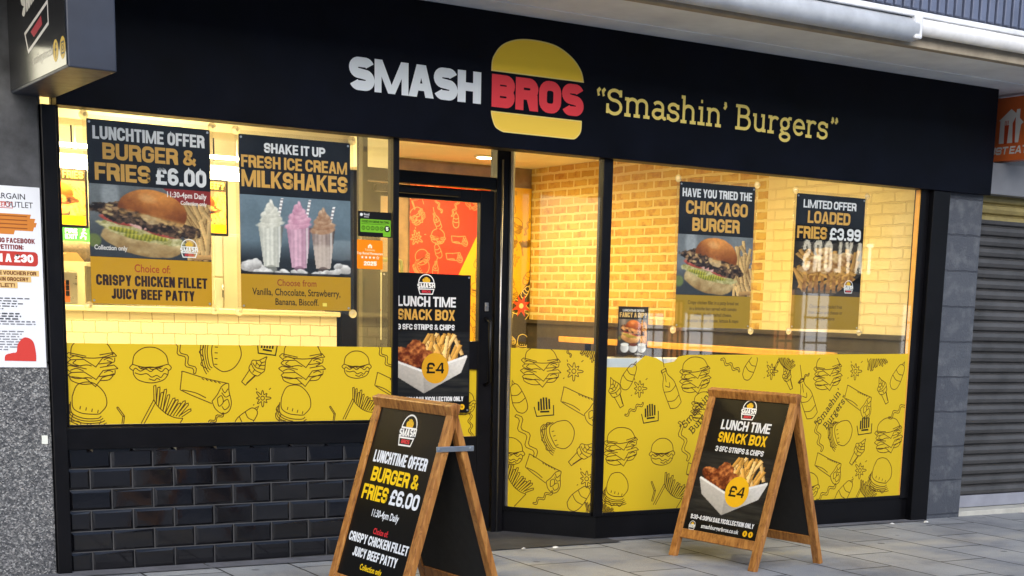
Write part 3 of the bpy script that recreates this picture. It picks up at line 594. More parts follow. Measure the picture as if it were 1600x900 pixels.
# ------------------------------------------------------------------ material library
def rubber():
    m = bpy.data.materials.new('clear_rubber'); m.use_nodes = True; nt = m.node_tree; nt.nodes.clear(); N = nt.nodes; L = nt.links
    o = N.new('ShaderNodeOutputMaterial'); t = N.new('ShaderNodeBsdfTransparent'); d = N.new('ShaderNodeBsdfTranslucent'); g = N.new('ShaderNodeBsdfGlossy'); g.inputs['Roughness'].default_value = .1
    d.inputs[0].default_value = (.9, .86, .74, 1); a = N.new('ShaderNodeMixShader'); a.inputs[0].default_value = .55; L.new(t.outputs[0], a.inputs[1]); L.new(d.outputs[0], a.inputs[2])
    b = N.new('ShaderNodeMixShader'); b.inputs[0].default_value = .12; L.new(a.outputs[0], b.inputs[1]); L.new(g.outputs[0], b.inputs[2]); L.new(b.outputs[0], o.inputs[0]); return m
MT = dict(
    black=simple('black_frame_paint', (.0035, .0035, .0048), .34, var=.4, scale=5, bmp=.05, bscale=120, spec=.22),
    fascia=simple('black_sign_board', (.0018, .0024, .0062), .4, var=.6, scale=3, spec=.11),
    darkgap=simple('dark_gap', (.008, .008, .008), .8),
    signside=simple('sign_case_paint', (.022, .028, .045), .45, var=.25, scale=6),
    signface=simple('sign_face_black', (.012, .012, .013), .17, var=.2, scale=4, spec=.6, rvar=.04),
    alu=simple('brushed_alu', (.35, .34, .33), .35, 1.0, var=.15), zinc=simple('zinc_plate', (.6, .62, .64), .35, 1.0, var=.1),
    film=printed('vinyl_film', .38), print=printed('poster_print', .32, spec=.25), paper=printed('paper_print', .7), mural=printed('wall_print', .6), glossprint=printed('board_print', .3, spec=.14),
    screen=printed('lit_menu_print', .4, emit=1.1), exit=printed('lit_exit_print', .4, emit=.9),
    letter=printed('sign_letters', .45),
    glass=glass_mat('shop_glass'), perspex=glass_mat('clear_perspex', (.95, .94, .9), .05, .03),
    cup=rubber(),
    soffit=simple('soffit_paint', (.84, .86, .89), .75, var=.16, scale=2.5, bmp=.15, bscale=30), gutter=simple('white_gutter_plastic', (.74, .75, .77), .4, var=.22, scale=6), lip=simple('beige_beam', (.33, .28, .21), .7, var=.25, scale=9),
    clad=simple('blue_grey_cladding', (.105, .125, .19), .5, var=.15, scale=7),
    cream=simple('cream_wall', (.78, .72, .55), .6, var=.06, scale=3), ceil=simple('ceiling_paint', (.85, .82, .72), .7, var=.06, scale=2),
    wtile=None, floor=simple('shop_floor_tile', (.46, .42, .33), .4, var=.2, scale=6),
    charcoal=simple('charcoal_panel', (.05, .042, .035), .45, var=.35, scale=9), brownwall=simple('brown_wall', (.26, .17, .1), .7, var=.35, scale=5), 
    orangewood=simple('orange_bar_edge', (.72, .36, .07), .4, var=.2, scale=12), sillwhite=simple('pale_sill', (.6, .66, .68), .35, var=.1),
    steel=simple('stainless', (.55, .54, .5), .3, 1.0, var=.12, scale=12), orangeplastic=simple('orange_plastic', (.75, .22, .04), .4), yellowrail=simple('yellow_rail', (.8, .6, .1), .35),
    whiteplastic=simple('white_plastic', (.75, .77, .7), .35, var=.06), sack=simple('dark_net_sack', (.14, .1, .06), .8, var=.5, scale=40), card=simple('cardboard', (.5, .33, .15), .8, var=.15),
    lamp=emitter('lamp_glow', (1., .80, .42), 14.), tube=emitter('tube_glow', (1., .86, .55), 12.),
    litter=simple('paper_litter', (.75, .74, .7), .8),
)
def wood_mat():
    m, nt, b = pbsdf('varnished_wood'); N = nt.nodes; L = nt.links; tc = N.new('ShaderNodeTexCoord'); mp = N.new('ShaderNodeMapping'); mp.inputs['Scale'].default_value = (38, 38, 2.2)
    L.new(tc.outputs['Object'], mp.inputs[0]); n = noise_node(nt, 1.6, 5, .6, vec=mp.outputs[0]); w = noise_node(nt, 6, 4)
    r = ramp(nt, n.outputs[0], [(.3, (.22, .075, .016)), (.5, (.43, .18, .04)), (.72, (.58, .28, .075))]); 
    mx = N.new('ShaderNodeMix'); mx.data_type = 'RGBA'; mx.blend_type = 'MULTIPLY'; mx.inputs[0].default_value = .5; L.new(r.outputs[0], mx.inputs[6])
    r2 = ramp(nt, w.outputs[0], [(.3, (.6, .52, .45)), (.6, (1, 1, 1))]); L.new(r2.outputs[0], mx.inputs[7])
    sc = noise_node(nt, 34, 6, .75); r4 = ramp(nt, sc.outputs[0], [(.36, (.45, .4, .36)), (.44, (1, 1, 1)), (.64, (1, 1, 1)), (.72, (1.5, 1.45, 1.4))]); m4 = N.new('ShaderNodeMix'); m4.data_type = 'RGBA'; m4.blend_type = 'MULTIPLY'; m4.inputs[0].default_value = .8; L.new(mx.outputs[2], m4.inputs[6]); L.new(r4.outputs[0], m4.inputs[7]); L.new(m4.outputs[2], b.inputs['Base Color'])
    b.inputs['Roughness'].default_value = .38; bump(nt, b, n.outputs[0], .12, .003); return m
MT['wood'] = wood_mat()
def granite():
    """exposed-aggregate concrete: pale and dark chips in a grey binder"""
    m, nt, b = pbsdf('exposed_aggregate'); N = nt.nodes; L = nt.links; tc = N.new('ShaderNodeTexCoord')
    v = N.new('ShaderNodeTexVoronoi'); v.inputs['Scale'].default_value = 150; v.inputs['Randomness'].default_value = 1; L.new(tc.outputs['Object'], v.inputs['Vector'])
    bw = N.new('ShaderNodeSeparateColor'); L.new(v.outputs['Color'], bw.inputs[0])
    r = ramp(nt, bw.outputs[0], [(0., (.05, .053, .06)), (.35, (.1, .105, .11)), (.6, (.16, .16, .162)), (.85, (.28, .28, .278)), (1., (.46, .46, .45))])
    n = noise_node(nt, 4); r2 = ramp(nt, n.outputs[0], [(.3, (.62, .62, .66)), (.65, (1, 1, 1))]); mx = N.new('ShaderNodeMix'); mx.data_type = 'RGBA'; mx.blend_type = 'MULTIPLY'; mx.inputs[0].default_value = 1
    L.new(r.outputs[0], mx.inputs[6]); L.new(r2.outputs[0], mx.inputs[7]); L.new(mx.outputs[2], b.inputs['Base Color']); b.inputs['Roughness'].default_value = .8
    bump(nt, b, v.outputs['Distance'], .7, .006); return m
MT['granite'] = granite()
MT['darkstone'] = simple('weathered_dark_stone', (.062, .064, .07), .75, var=.7, scale=7, bmp=.5, bscale=26)
MT['block'] = brick_mat('painted_blockwork', (.06, .067, .085), (.07, .078, .096), (.13, .14, .155), (.04, .045, .06), 50., .235, .006, .6, 1.)
MT['brick'] = brick_mat('orange_stock_brick', (.54, .33, .06), (.64, .44, .1), (.38, .16, .03), (.74, .62, .28), .225, .0745, .013, .85, 1.)
MT['wbrick'] = brick_mat('cream_painted_brick', (.8, .7, .42), (.77, .67, .4), (.75, .64, .38), (.72, .61, .35), .225, .0745, .007, .6, 1.)
MT['wtile'] = brick_mat('white_metro_tile', (.82, .78, .66), (.8, .76, .63), (.8, .76, .64), (.42, .36, .24), .152, .0765, .003, .18, .4)
def black_tile():
    m = simple('black_glazed_tile', (.006, .006, .008), .07, var=.3, scale=6, spec=.6, rvar=.05, bmp=.14, bscale=9); return m
MT['btile'] = black_tile()
MT['grout'] = simple('grey_grout', (.055, .055, .058), .9)
def paving():
    m, nt, b = pbsdf('concrete_paving'); N = nt.nodes; L = nt.links; uv = N.new('ShaderNodeUVMap')
    mp = N.new('ShaderNodeMapping'); mp.inputs['Rotation'].default_value = (0, 0, rad(90)); mp.inputs['Location'].default_value = (.12, -.057, 0); L.new(uv.outputs[0], mp.inputs[0])
    nz = noise_node(nt, 9, vec=uv.outputs[0]); d = N.new('ShaderNodeVectorMath'); d.operation = 'MULTIPLY_ADD'; d.inputs[1].default_value = (.012, .012, 0); L.new(nz.outputs['Color'], d.inputs[0]); L.new(mp.outputs[0], d.inputs[2])
    br = N.new('ShaderNodeTexBrick'); br.offset = .5; br.inputs['Scale'].default_value = 1; br.inputs['Brick Width'].default_value = .75; br.inputs['Row Height'].default_value = .375
    br.inputs['Mortar Size'].default_value = .007; br.inputs['Mortar Smooth'].default_value = .3; br.inputs['Color1'].default_value = (.34, .355, .375, 1); br.inputs['Color2'].default_value = (.41, .425, .445, 1); br.inputs['Mortar'].default_value = (.04, .038, .035, 1)
    L.new(d.outputs[0], br.inputs['Vector'])
    big = noise_node(nt, 1.7, 8, .65, vec=uv.outputs[0]); r = ramp(nt, big.outputs[0], [(.32, (.55, .55, .58)), (.5, (.92, .91, .9)), (.66, (1.12, 1.1, 1.06))])
    mx = N.new('ShaderNodeMix'); mx.data_type = 'RGBA'; mx.blend_type = 'MULTIPLY'; mx.inputs[0].default_value = 1; L.new(br.outputs['Color'], mx.inputs[6]); L.new(r.outputs[0], mx.inputs[7])
    sp = noise_node(nt, 160, 3, .7, vec=uv.outputs[0]); r3 = ramp(nt, sp.outputs[0], [(.35, (.7, .7, .7)), (.6, (1.05, 1.05, 1.05))]); m2 = N.new('ShaderNodeMix'); m2.data_type = 'RGBA'; m2.blend_type = 'MULTIPLY'; m2.inputs[0].default_value = .8
    L.new(mx.outputs[2], m2.inputs[6]); L.new(r3.outputs[0], m2.inputs[7])
    gum = N.new('ShaderNodeTexVoronoi'); gum.inputs['Scale'].default_value = 3.1; L.new(uv.outputs[0], gum.inputs['Vector']); rg = ramp(nt, gum.outputs['Distance'], [(.06, (.3, .3, .3)), (.085, (1, 1, 1))])
    m3 = N.new('ShaderNodeMix'); m3.data_type = 'RGBA'; m3.blend_type = 'MULTIPLY'; m3.inputs[0].default_value = .75; L.new(m2.outputs[2], m3.inputs[6]); L.new(rg.outputs[0], m3.inputs[7]); L.new(m3.outputs[2], b.inputs['Base Color'])
    mr = N.new('ShaderNodeMapRange'); mr.inputs[3].default_value = .5; mr.inputs[4].default_value = .85; L.new(big.outputs[0], mr.inputs[0]); L.new(mr.outputs[0], b.inputs['Roughness'])
    inv = N.new('ShaderNodeMath'); inv.operation = 'MULTIPLY_ADD'; inv.inputs[1].default_value = -1.2; L.new(br.outputs['Fac'], inv.inputs[0]); L.new(sp.outputs[0], inv.inputs[2]); bump(nt, b, inv.outputs[0], .5, .006); return m
MT['paving'] = paving()
MT['slabdark'] = simple('worn_dark_concrete', (.05, .05, .054), .7, var=.45, scale=5, bmp=.4, bscale=70)
MT['kerb'] = simple('grey_concrete_strip', (.15, .15, .165), .75, var=.4, scale=7, bmp=.4, bscale=60)
MT['shutter'] = simple('galvanised_slats', (.075, .074, .076), .5, .2, var=.35, scale=5, bmp=.1, bscale=90)
MT['bar'] = simple('shutter_bottom_rail', (.28, .29, .34), .45, var=.12); MT['threshold'] = simple('pale_threshold', (.5, .49, .44), .8, var=.15)
MT['greypanel'] = simple('grey_panel', (.19, .2, .225), .5, var=.1)
MT['render'] = simple('neighbour_render', (.3, .3, .29), .85, var=.2, scale=3, bmp=.3, bscale=30)
# ink colours
W_, GOLD, YEL, BLK, RED = '#e0e0e0', '#d4a24c', '#dfae1c', '#0c0c0f', '#c23b2c'
VY, VL = '#d0b01d', '#4e330c'                  # vinyl yellow, its brown line work
# ------------------------------------------------------------------ ground
m = MB(); k = -.0063
def gp(x, y): return (x, y, ground(x))
m.quad([gp(-40, -60), gp(60, -60), gp(60, 1.0), gp(-40, 1.0)]); tag(m.build('pavement', MT['paving']), kind='structure')
m = MB(); b0 = [gp(2.9, -.15), gp(4.33, -.15), gp(4.33, .6), gp(2.9, .6)]; m.quad([(x, y, z + .006) for x, y, z in b0]); tag(m.build('entrance_floor', MT['slabdark']), kind='structure')
m = MB()
for x0, x1 in ((1.0, 1.9), (1.9, 2.9), (4.33, 5.4), (5.4, 6.9)): m.quad([(x, y, ground(x) + .006) for x, y in ((x0 + .004, -.14 if x0 < 3 else -.09), (x1 - .004, -.14 if x0 < 3 else -.09), (x1 - .004, .02), (x0 + .004, .02))])
tag(m.build('path_strip', MT['kerb']), kind='structure')
# ------------------------------------------------------------------ inside of the shop
m = MB(); m.box(1.2, 6.9, .562, 5.3, -.06, .01); m.box(1.2, 2.938, .03, .56, -.06, .01); m.box(4.34, 6.9, .03, .56, -.06, .01); tag(m.build('shop_floor', MT['floor']), kind='structure')
m = MB(); m.box(1.05, 7.0, .0, 5.4, 2.58, 2.7); tag(m.build('ceiling', MT['ceil']), kind='structure')
m = MB(); m.box(1.05, 1.2, .02, 5.3, .0, 2.58); tag(m.build('kitchen_wall', MT['cream']), 'plain cream side wall at the left end of the kitchen', 'wall')
sw = empty('brick_wall', (6.8, 2.5, 0)); tag(sw, 'side wall of exposed orange brick turning to cream painted brick near the window', 'wall')
def child(mb, name, mat, par):
    o = mb.build(name, mat, par); o.matrix_parent_inverse = Matrix.Translation(-Vector(par.location)); return o
m = MB(); m.box(6.8, 6.95, 1.66, 5.3, 1.2, 2.58); child(m, 'bare_brick', MT['brick'], sw)
m = MB(); m.box(6.795, 6.95, .02, 1.655, 1.2, 2.58); child(m, 'painted_brick', MT['wbrick'], sw)
m = MB(); m.box(6.775, 6.95, .02, 5.3, 0, 1.2, bev=.004); m.box(6.75, 6.775, .02, 5.28, 1.165, 1.2, bev=.003); child(m, 'wainscot', MT['charcoal'], sw)
# back wall with its mural
bw = empty('back_wall', (4, 5.1, 0)); tag(bw, 'back wall of the shop behind the counter, cream on the kitchen side and brown beyond', 'wall')
m = MB(); m.box(1.2, 4.1, 5.1, 5.3, 0, 2.58); child(m, 'cream_section', MT['cream'], bw)
m = MB(); m.box(4.1, 6.8, 5.12, 5.3, 0, 2.58); child(m, 'brown_section', MT['brownwall'], bw)
XL = at(641, 380, 1, 5.09).x; a = Art(); W = 6.79 - XL; H = 2.4; xo = XL
P = lambda px, py: (at(px, py, 1, 5.09).x - xo, at(px, py, 1, 5.09).z)
a.poly([(0, .02), (W, .02), (W, H), (0, H)], '#c8361a'); a.layer()
p1, p2 = P(712, 440), P(750, 360); sl_ = (p2[1] - p1[1]) / (p2[0] - p1[0]); f1 = lambda z: p1[0] + (z - p1[1]) / sl_
a.poly([(f1(.02), .02), (W, .02), (W, H), (f1(H), H)], '#e8b400'); a.layer()
q1, q2 = P(797, 482), P(829, 436); s2 = (q2[1] - q1[1]) / (q2[0] - q1[0]); f2 = lambda z: q1[0] + (z - q1[1]) / s2
a.poly([(f2(.02), .02), (W, .02), (W, q1[1] + (W - q1[0]) * s2)], '#3a2c12'); a.layer()
rr = random.Random(9); kinds = ['burger', 'double', 'wrap', 'fries', 'cone', 'bottle', 'side', 'splat', 'squig', 'tube']
for i in range(10):
    for j in range(15):
        x = .1 + i * .19 + rr.uniform(-.04, .04); z = .2 + j * .155 + rr.uniform(-.04, .04)
        c = '#e98a5e' if x < f1(z) - .05 else ('#a87c08' if x < f2(z) - .05 or z > q1[1] + (W - q1[0]) * s2 else '#ffe27a')
        if abs(x - f1(z)) > .1 and x < W - .02: doodle(a, rr.choice(kinds), x, z, .155, rr.uniform(-40, 40), c, .0075, (0, .02, W, H))
a.layer(); cx, cz = P(815, 478); a.poly([(cx + .11 * math.cos(t) * (1 if i % 2 else .45), cz + .11 * math.sin(t) * (1 if i % 2 else .45)) for i, t in enumerate([k * math.pi / 8 for k in range(16)])], '#e2431a'); a.layer(); a.poly(arc(cx, cz, .025, .025, 0, 330, 10), '#ffe6b0')
mu = a.build('wall_mural', MT['mural'], bw, frame((XL - 4, 5.098 - 5.1, 0), (1, 0, 0), (0, 0, 1)))
# serving counter with white metro tiles
y0 = 3.0; xr = at(526, 500, 1, y0).x; ct = empty('serving_counter', (2.6, 3.2, 0)); tag(ct, 'serving counter faced in small white metro tiles behind the left window', 'counter')
m = MB(); m.box(1.22, xr, y0, y0 + .55, .012, 1.2); child(m, 'tiled_front', MT['wtile'], ct)
m = MB(); m.box(1.22, xr + .02, y0 - .03, y0 + .58, 1.2, 1.235, bev=.006); child(m, 'worktop', MT['cream'], ct)
x2 = at(561, 400, 1, y0).x; m = MB(); m.box(xr + .03, x2, y0 - .02, y0 + .3, .012, 2.578, bev=.006); tag(m.build('black_column', MT['black']), 'full height black column at the right end of the tiled counter', 'column')
# ceiling bulkhead over the window
xb = at(527, 205, 1, 1.4).x; m = MB(); m.box(1.22, xb, 1.3, 1.62, at(420, 214, 1, 1.3).z, 2.578, bev=.004); m.box(xb + .004, xb + .07, 1.32, 1.6, at(420, 214, 1, 1.3).z, 2.578); tag(m.build('ceiling_bulkhead', MT['ceil']), 'cream boxed bulkhead hanging from the ceiling above the two left posters', 'bulkhead')
m = MB(); m.box(at(562, 250, 1, 2.6).x, at(611, 250, 1, 2.6).x, 2.6, 2.9, at(590, 262, 1, 2.6).z, 2.578, bev=.005); tag(m.build('ceiling_duct', MT['ceil']), 'short cream boxed duct at the ceiling right of the black column', 'duct')
# kitchen: tall cupboards, menu boards, lights, machine
def cab(name, px0, px1, py0, py1, y, d, mat, label, cat):
    A = at(px0, py1, 1, y); B = at(px1, py0, 1, y); t = empty(name, (A.x, y, A.z)); tag(t, label, cat); w, h = B.x - A.x, B.z - A.z
    m = MB(); m.box(0, w, 0, d, 0, h, bev=.006); m.build('body', mat, t); return t, w, h, m
t, w, h, _ = cab('kitchen_cupboard', 332, 374, 366, 489, 4.3, .6, MT['cream'], 'tall cream kitchen cupboard with two door panels seen between the two left posters', 'cupboard')
m = MB(); m.box(.012, w * .36, -.018, -.002, h * .46, h - .02, bev=.004); m.box(.012, w * .36, -.018, -.002, .03, h * .44, bev=.004); m.build('door_panel', MT['ceil'], t)
m = MB(); m.box(w * .4, w - .01, -.018, -.002, .03, h - .02, bev=.004); m.build('door_panel', MT['cream'], t)
m = MB(); m.tube([(w * .33, -.03, h * .2), (w * .33, -.03, h * .36)], .007); m.build('handle', MT['steel'], t)
def menu(px0, px1, py0, py1, y, label, title, seed, foot):
    A = at(px0, py1, 1, y); B = at(px1, py0, 1, y); w, h = B.x - A.x, B.z - A.z; t = empty('menu_board', (A.x, y, A.z)); tag(t, label, 'menu board', 'menu boards over the counter')
    m = MB(); m.box(0, w, 0, .05, 0, h, bev=.004); m.build('frame', MT['black'], t)
    [MB().tube([(x, .025, h), (x, .025, 2.578 - A.z)], .006, 6).build('hanger', MT['black'], t) for x in (w * .2, w * .8)]
    a = Art(); a.rect(.015, .015, w - .015, h - .015, '#4a3a1c'); a.img(.02, h * .2, w - .02, h * .78, np.clip(burger_pic(70, 56, seed) * np.array([1.5, 1.15, .7]), 0, 1)); a.rect(.02, .02, w - .02, h * .2, '#f0b800')
    a.text(title, .03, w - .03, h * .82, h * .12, '#ffd84a', st=.2); a.layer(); a.btext(foot[0], w / 2, h * .125, h * .06, '#8a3a10', .7); a.btext(foot[1], w / 2, h * .05, h * .05, '#8a3a10', .7)
    a.build('screen', MT['screen'], t, frame((0, -.002, 0), (1, 0, 0), (0, 0, 1)))
menu(30, 136, 263, 351, 4., 'lit menu board left of the lunchtime poster, ending in & FRIES', 'BURGER & FRIES', 31, ('Chicken or Beef Patty', 'with fries'))
menu(258, 356, 281, 364, 4., 'lit menu board mostly hidden behind the lunchtime poster, its title ending in F?', 'CHICKEN OR BEEF?', 33, ('Crispy Patty', 'or Beef Patty'))
xl0, xl1 = at(60, 250, 1, 4.).x, at(372, 270, 1, 4.).x + .25; zb = at(375, 282, 1, 3.95).z
lt = empty('batten_light', ((xl0 + xl1) / 2, 4., zb)); tag(lt, 'long bright batten light running above the menu boards', 'light'); hw = (xl1 - xl0) / 2
m = MB(); m.box(-hw, hw, -.05, .05, .095, .13, bev=.004); m.box(-hw, hw, -.02, .02, .05, .1); m.build('housing', MT['ceil'], lt)
m = MB(); m.box(-hw + .01, hw - .01, -.06, .06, .0, .05, bev=.015); m.build('diffuser', MT['tube'], lt)
m = MB(); m.tube([(-hw + .02, -.01, .16), (hw - .02, -.01, .16)], .014, 8); m.build('reflection_rod', MT['tube'], lt)  # glowing rod stands for the batten's reflection
[MB().tube([(x, 0, .12), (x, 0, 2.578 - zb)], .006, 6).build('hanger', MT['ceil'], lt) for x in (-hw * .7, hw * .7)]
a = Art(); A = at(98, 376, 1, 4.02); B = at(140, 354, 1, 4.02); w, h = B.x - A.x, B.z - A.z; a.rect(0, 0, w, h, '#5fb548'); a.rect(w * .06, h * .12, w * .6, h * .88, '#3f9a3c'); a.text('FIRE', w * .1, w * .56, h * .52, h * .3, '#f2ffe6', st=.24); a.text('EXIT', w * .1, w * .56, h * .16, h * .3, '#f2ffe6', st=.24)
a.poly(arc(w * .8, h * .78, h * .09, h * .09, 0, 330, 8), '#f2ffe6'); a.layer(); a.strip([(w * .78, h * .66), (w * .74, h * .42), (w * .66, h * .2)], h * .1, '#f2ffe6'); a.layer(); a.strip([(w * .74, h * .42), (w * .86, h * .3), (w * .84, h * .14)], h * .08, '#f2ffe6'); a.layer(); a.strip([(w * .7, h * .5), (w * .78, h * .62), (w * .9, h * .5)], h * .07, '#f2ffe6')
ex = empty('exit_sign', (A.x, 4.03, A.z)); tag(ex, 'green exit sign with a running figure hanging below the left menu board', 'sign'); m = MB(); m.box(0, w, 0, .03, 0, h, bev=.003); [m.tube([(x, .015, h), (x, .015, .11 + h)], .003, 5) for x in (w * .2, w * .8)]; m.build('case', MT['whiteplastic'], ex); a.build('face', MT['exit'], ex, frame((0, -.002, 0), (1, 0, 0), (0, 0, 1)))
# drinks shelf and machines left of poster
A = at(92, 414, 1, 4.2); B = at(150, 405, 1, 4.2); sh = empty('wall_shelf', (A.x, 4.2, A.z)); tag(sh, 'cream kitchen shelf carrying a dark net sack', 'shelf'); w = B.x - A.x + .5
m = MB(); m.box(-.6, w, 0, .9, 0, .03, bev=.003); m.build('board', MT['cream'], sh); [MB().tube([(x, .03, -A.z + .012), (x, .03, 0)], .012, 6).build('upright', MT['steel'], sh) for x in (-.5, w - .04)]
C_ = at(117, 404, 1, 4.4); m = MB(); b = bmesh.new(); bmesh.ops.create_icosphere(b, subdivisions=3, radius=1)
for v in b.verts:
    n = 1 + .1 * math.sin(v.co.x * 7) * math.cos(v.co.y * 6 + v.co.z * 5); v.co = Vector((C_.x + v.co.x * .17 * n, 4.42 + v.co.y * .12, A.z + .032 + max(0, (v.co.z * n + .8)) * .085))
m._add(b); o = m.build('net_sack', MT['sack']); [setattr(pf, 'use_smooth', True) for pf in o.data.polygons]; tag(o, 'dark net sack lying on the kitchen shelf under the exit sign', 'sack')
A = at(96, 476, 1, 3.75); B = at(112, 425, 1, 3.75); w, h = B.x - A.x, B.z - A.z; fm = empty('drink_machine', (A.x, 3.75, 1.236)); tag(fm, 'orange fronted steel drink machine on the counter back beside the black pilaster', 'machine')
ft_ = MB(); ft_.box(-.25, .7, 3.59 - 3.75, 4.1 - 3.75, -1.22, -.03, bev=.005); ft_.box(-.26, .72, 3.58 - 3.75, 4.12 - 3.75, -.03, -.001, bev=.004)
bk = ft_.build('steel_counter', MT['steel']); bk.location = (A.x, 3.75, 1.236); tag(bk, 'steel back counter standing behind the tiled serving counter', 'counter')
m = MB(); m.box(-.05, w + .04, 0, .3, 0, h, bev=.008); m.build('body', MT['steel'], fm); m = MB(); m.box(-.03, w * .75, -.014, -.001, h * .06, h * .72, bev=.004); m.build('front_panel', MT['orangeplastic'], fm); [MB().box(w * .35, w * .62, -.045, -.016, z * h, z * h + .035, bev=.004).build('dispenser', MT['black'], fm) for z in (.25, .42, .58)]
A = at(134, 470, 1, 3.8); cb = empty('tall_carton', (A.x - .05, 3.8, 1.236)); tag(cb, 'pale carton standing right of the orange drink machine', 'carton'); m = MB(); m.box(-.12, .05, 0, .22, 0, .3, bev=.004); m.build('body', MT['cream'], cb); m = MB(); m.prism([(-.12, .3), (.05, .3), (.0, .36), (-.07, .36)], .0, .22, M=Matrix(((1, 0, 0, 0), (0, 0, 1, 0), (0, 1, 0, .0), (0, 0, 0, 1)))); m.build('flap', MT['card'], cb)
# fridge edge seen left of the door
A = at(577, 540, 1, 4.); B = at(597, 424, 1, 4.); fr = empty('upright_fridge', (A.x, 4., 0)); tag(fr, 'slim white upright fridge below the orange sticker, left of the entrance door', 'fridge'); w = B.x - A.x
m = MB(); m.box(0, w + .45, .03, .6, .012, B.z, bev=.01); m.build('body', MT['charcoal'], fr); m = MB(); m.box(0, w, 0, .03, .05, B.z - .01, bev=.006); m.build('door', MT['whiteplastic'], fr); [MB().box(.01, w - .01, -.004, -.001, B.z * k, B.z * k + .012).build('red_trim', MT['orangeplastic'], fr) for k in (.55, .8)]
# breakfast bar along the brick wall
bb = empty('breakfast_bar', (6.5, 2.2, 0)); tag(bb, 'breakfast bar with an orange wooden edge running along the brick wall', 'bar')
yb = at(871, 529, 0, 6.36).y; m = MB(); m.box(6.4, 6.74, .36, yb, 1.03, 1.07, bev=.003); child(m, 'top', MT['charcoal'], bb); m = MB(); m.box(6.37, 6.398, .36, yb, 1.025, 1.073, bev=.005); child(m, 'edge', MT['orangewood'], bb)
for y in (.8, 2.1, yb - .15): m = MB(); m.tube([(6.58, y, .012), (6.58, y, 1.03)], .03, 10); m.tube([(6.58, y, .012), (6.58, y, .03)], .17, 16); child(m, 'leg', MT['black'], bb)
# ceiling downlights: each is a fitting with its own lamp
def downlight(x, y, watts, label, z=2.578):
    t = empty('downlight', (x, y, z)); tag(t, label, 'light', 'ceiling downlights')
    m = MB(); m.tube([(0, 0, 0), (0, 0, -.014)], [.09, .085], 20); m.build('ring', MT['ceil'], t); m = MB(); m.tube([(0, 0, -.0145), (0, 0, -.02)], [.07, .06], 18); m.build('lens', MT['lamp'], t)
    l = bpy.data.lights.new('lamp', 'AREA'); l.shape = 'DISK'; l.size = .14; l.energy = watts; l.color = (1.0, .74, .28); l.spread = rad(170); o = bpy.data.objects.new('lamp', l); link(o, t); o.location = (0, 0, -.03)
LW = 12.5
for x, y, kk, lb in ((2.0, .75, 1.4, 'downlight over the left window, nearest the black pilaster'), (1.9, 2.3, 1.9, 'downlight over the serving side of the tiled counter'), (3.2, 2.2, 1., 'downlight in front of the black column'), (2.4, 4.55, 1.7, 'downlight in the kitchen beyond the menu boards'), (4.9, 4.5, 1.2, 'downlight close to the red part of the mural'), (5.9, 4.4, 1.0, 'downlight close to the yellow part of the mural'), (4.6, 1.6, .8, 'downlight in the middle of the seating area'), (5.5, 3.3, 1.2, 'downlight beside the bare orange brick'), (5.5, 1.0, 1.2, 'downlight beside the cream painted brick')):
    downlight(x, y, LW * kk, lb)
# ------------------------------------------------------------------ the shop front
sf_ = empty('shop_front', (4.2, 0, 0)); tag(sf_, 'black burger shop front with a lettered sign board, yellow filmed windows and a recessed door', 'shop front')
Z2 = Matrix.Translation(-Vector(sf_.location))
def part(mb, name, mat, par=None):
    o = mb.build(name, mat, par or sf_)
    if par is None: o.matrix_parent_inverse = Z2
    return o
def facade(x, z, y=0.): return frame((x, y, z), (1, 0, 0), (0, 0, 1))
# fascia
m = MB(); m.box(1.252, 7.295, -.06, .02, 2.137, 2.815, bev=.004); m.box(1.25, 7.2, .02, .06, 2.137, 2.815); fas = part(m, 'fascia', MT['fascia'])
def onfas(art, name, depth=.0):
    o = art.build(name, MT['letter'], None); o.matrix_world = facade(0, 0, -.0603 - depth); o.parent = fas; o.matrix_parent_inverse = Matrix.Identity(4); o.matrix_basis = Matrix.Translation(Vector((0, 0, 0))) @ facade(0, 0, -.0603 - depth); return o
GW = '#e0e6ea'; a = Art()
# SMASH / BROS, hand-set wide heavy capitals
a.text('SMASH', 2.664, 3.408, 2.346, .158, GW, st=.3, gap=-.0); onfas(a, 'lettering')
a = Art(); a.text('BROS', 3.472, 4.046, 2.34, .165, '#e23a42', st=.3, gap=.03); onfas(a, 'lettering')
a = Art(); cx = 3.755
top = [(3.470, 2.522)] + curve([(3.470, 2.522), (3.478, 2.585), (3.53, 2.652), (3.62, 2.69), (3.73, 2.7), (3.86, 2.687), (3.96, 2.64), (4.02, 2.58), (4.04, 2.522)]) + [(4.04, 2.522)]
a.poly(top[1:-1], '#f7d032'); a.layer(); bot = [(3.472, 2.316), (4.034, 2.316)] + curve([(4.034, 2.316), (4.03, 2.262), (4.0, 2.226), (3.97, 2.22)])[1:] + curve([(3.545, 2.22), (3.5, 2.24), (3.478, 2.285), (3.472, 2.316)])[:-1]
a.poly(bot, '#ecc544'); a.layer(); a.strip(top[1:-1], .006, '#ead07a', True); a.strip(bot, .006, '#ead07a', True); onfas(a, 'burger_emblem')
a = Art(); ta, tb = sum(tw(c)[0] for c in '“Smashin’'), sum(tw(c)[0] for c in '“Smashin’ Burgers”'); xm = 4.118 + 1.782 * ta / tb; xn = 4.118 + 1.782 * (ta + .5) / tb
slab_text(a, '“Smashin’', 4.118, xm, 2.378, .0885, '#ecd470', sw=.2); onfas(a, 'slogan_word'); a = Art(); slab_text(a, 'Burgers”', xn, 5.9, 2.378, .0885, '#ecd470', sw=.2); onfas(a, 'slogan_word')
# pilasters and jambs
m = MB(); m.box(1.187, 1.252, -.045, .1, -.01, 2.136, bev=.004); part(m, 'pilaster', MT['black'])
m = MB(); m.box(6.775, 6.928, -.05, .1, -.06, 2.136, bev=.004); part(m, 'pilaster', MT['black'])
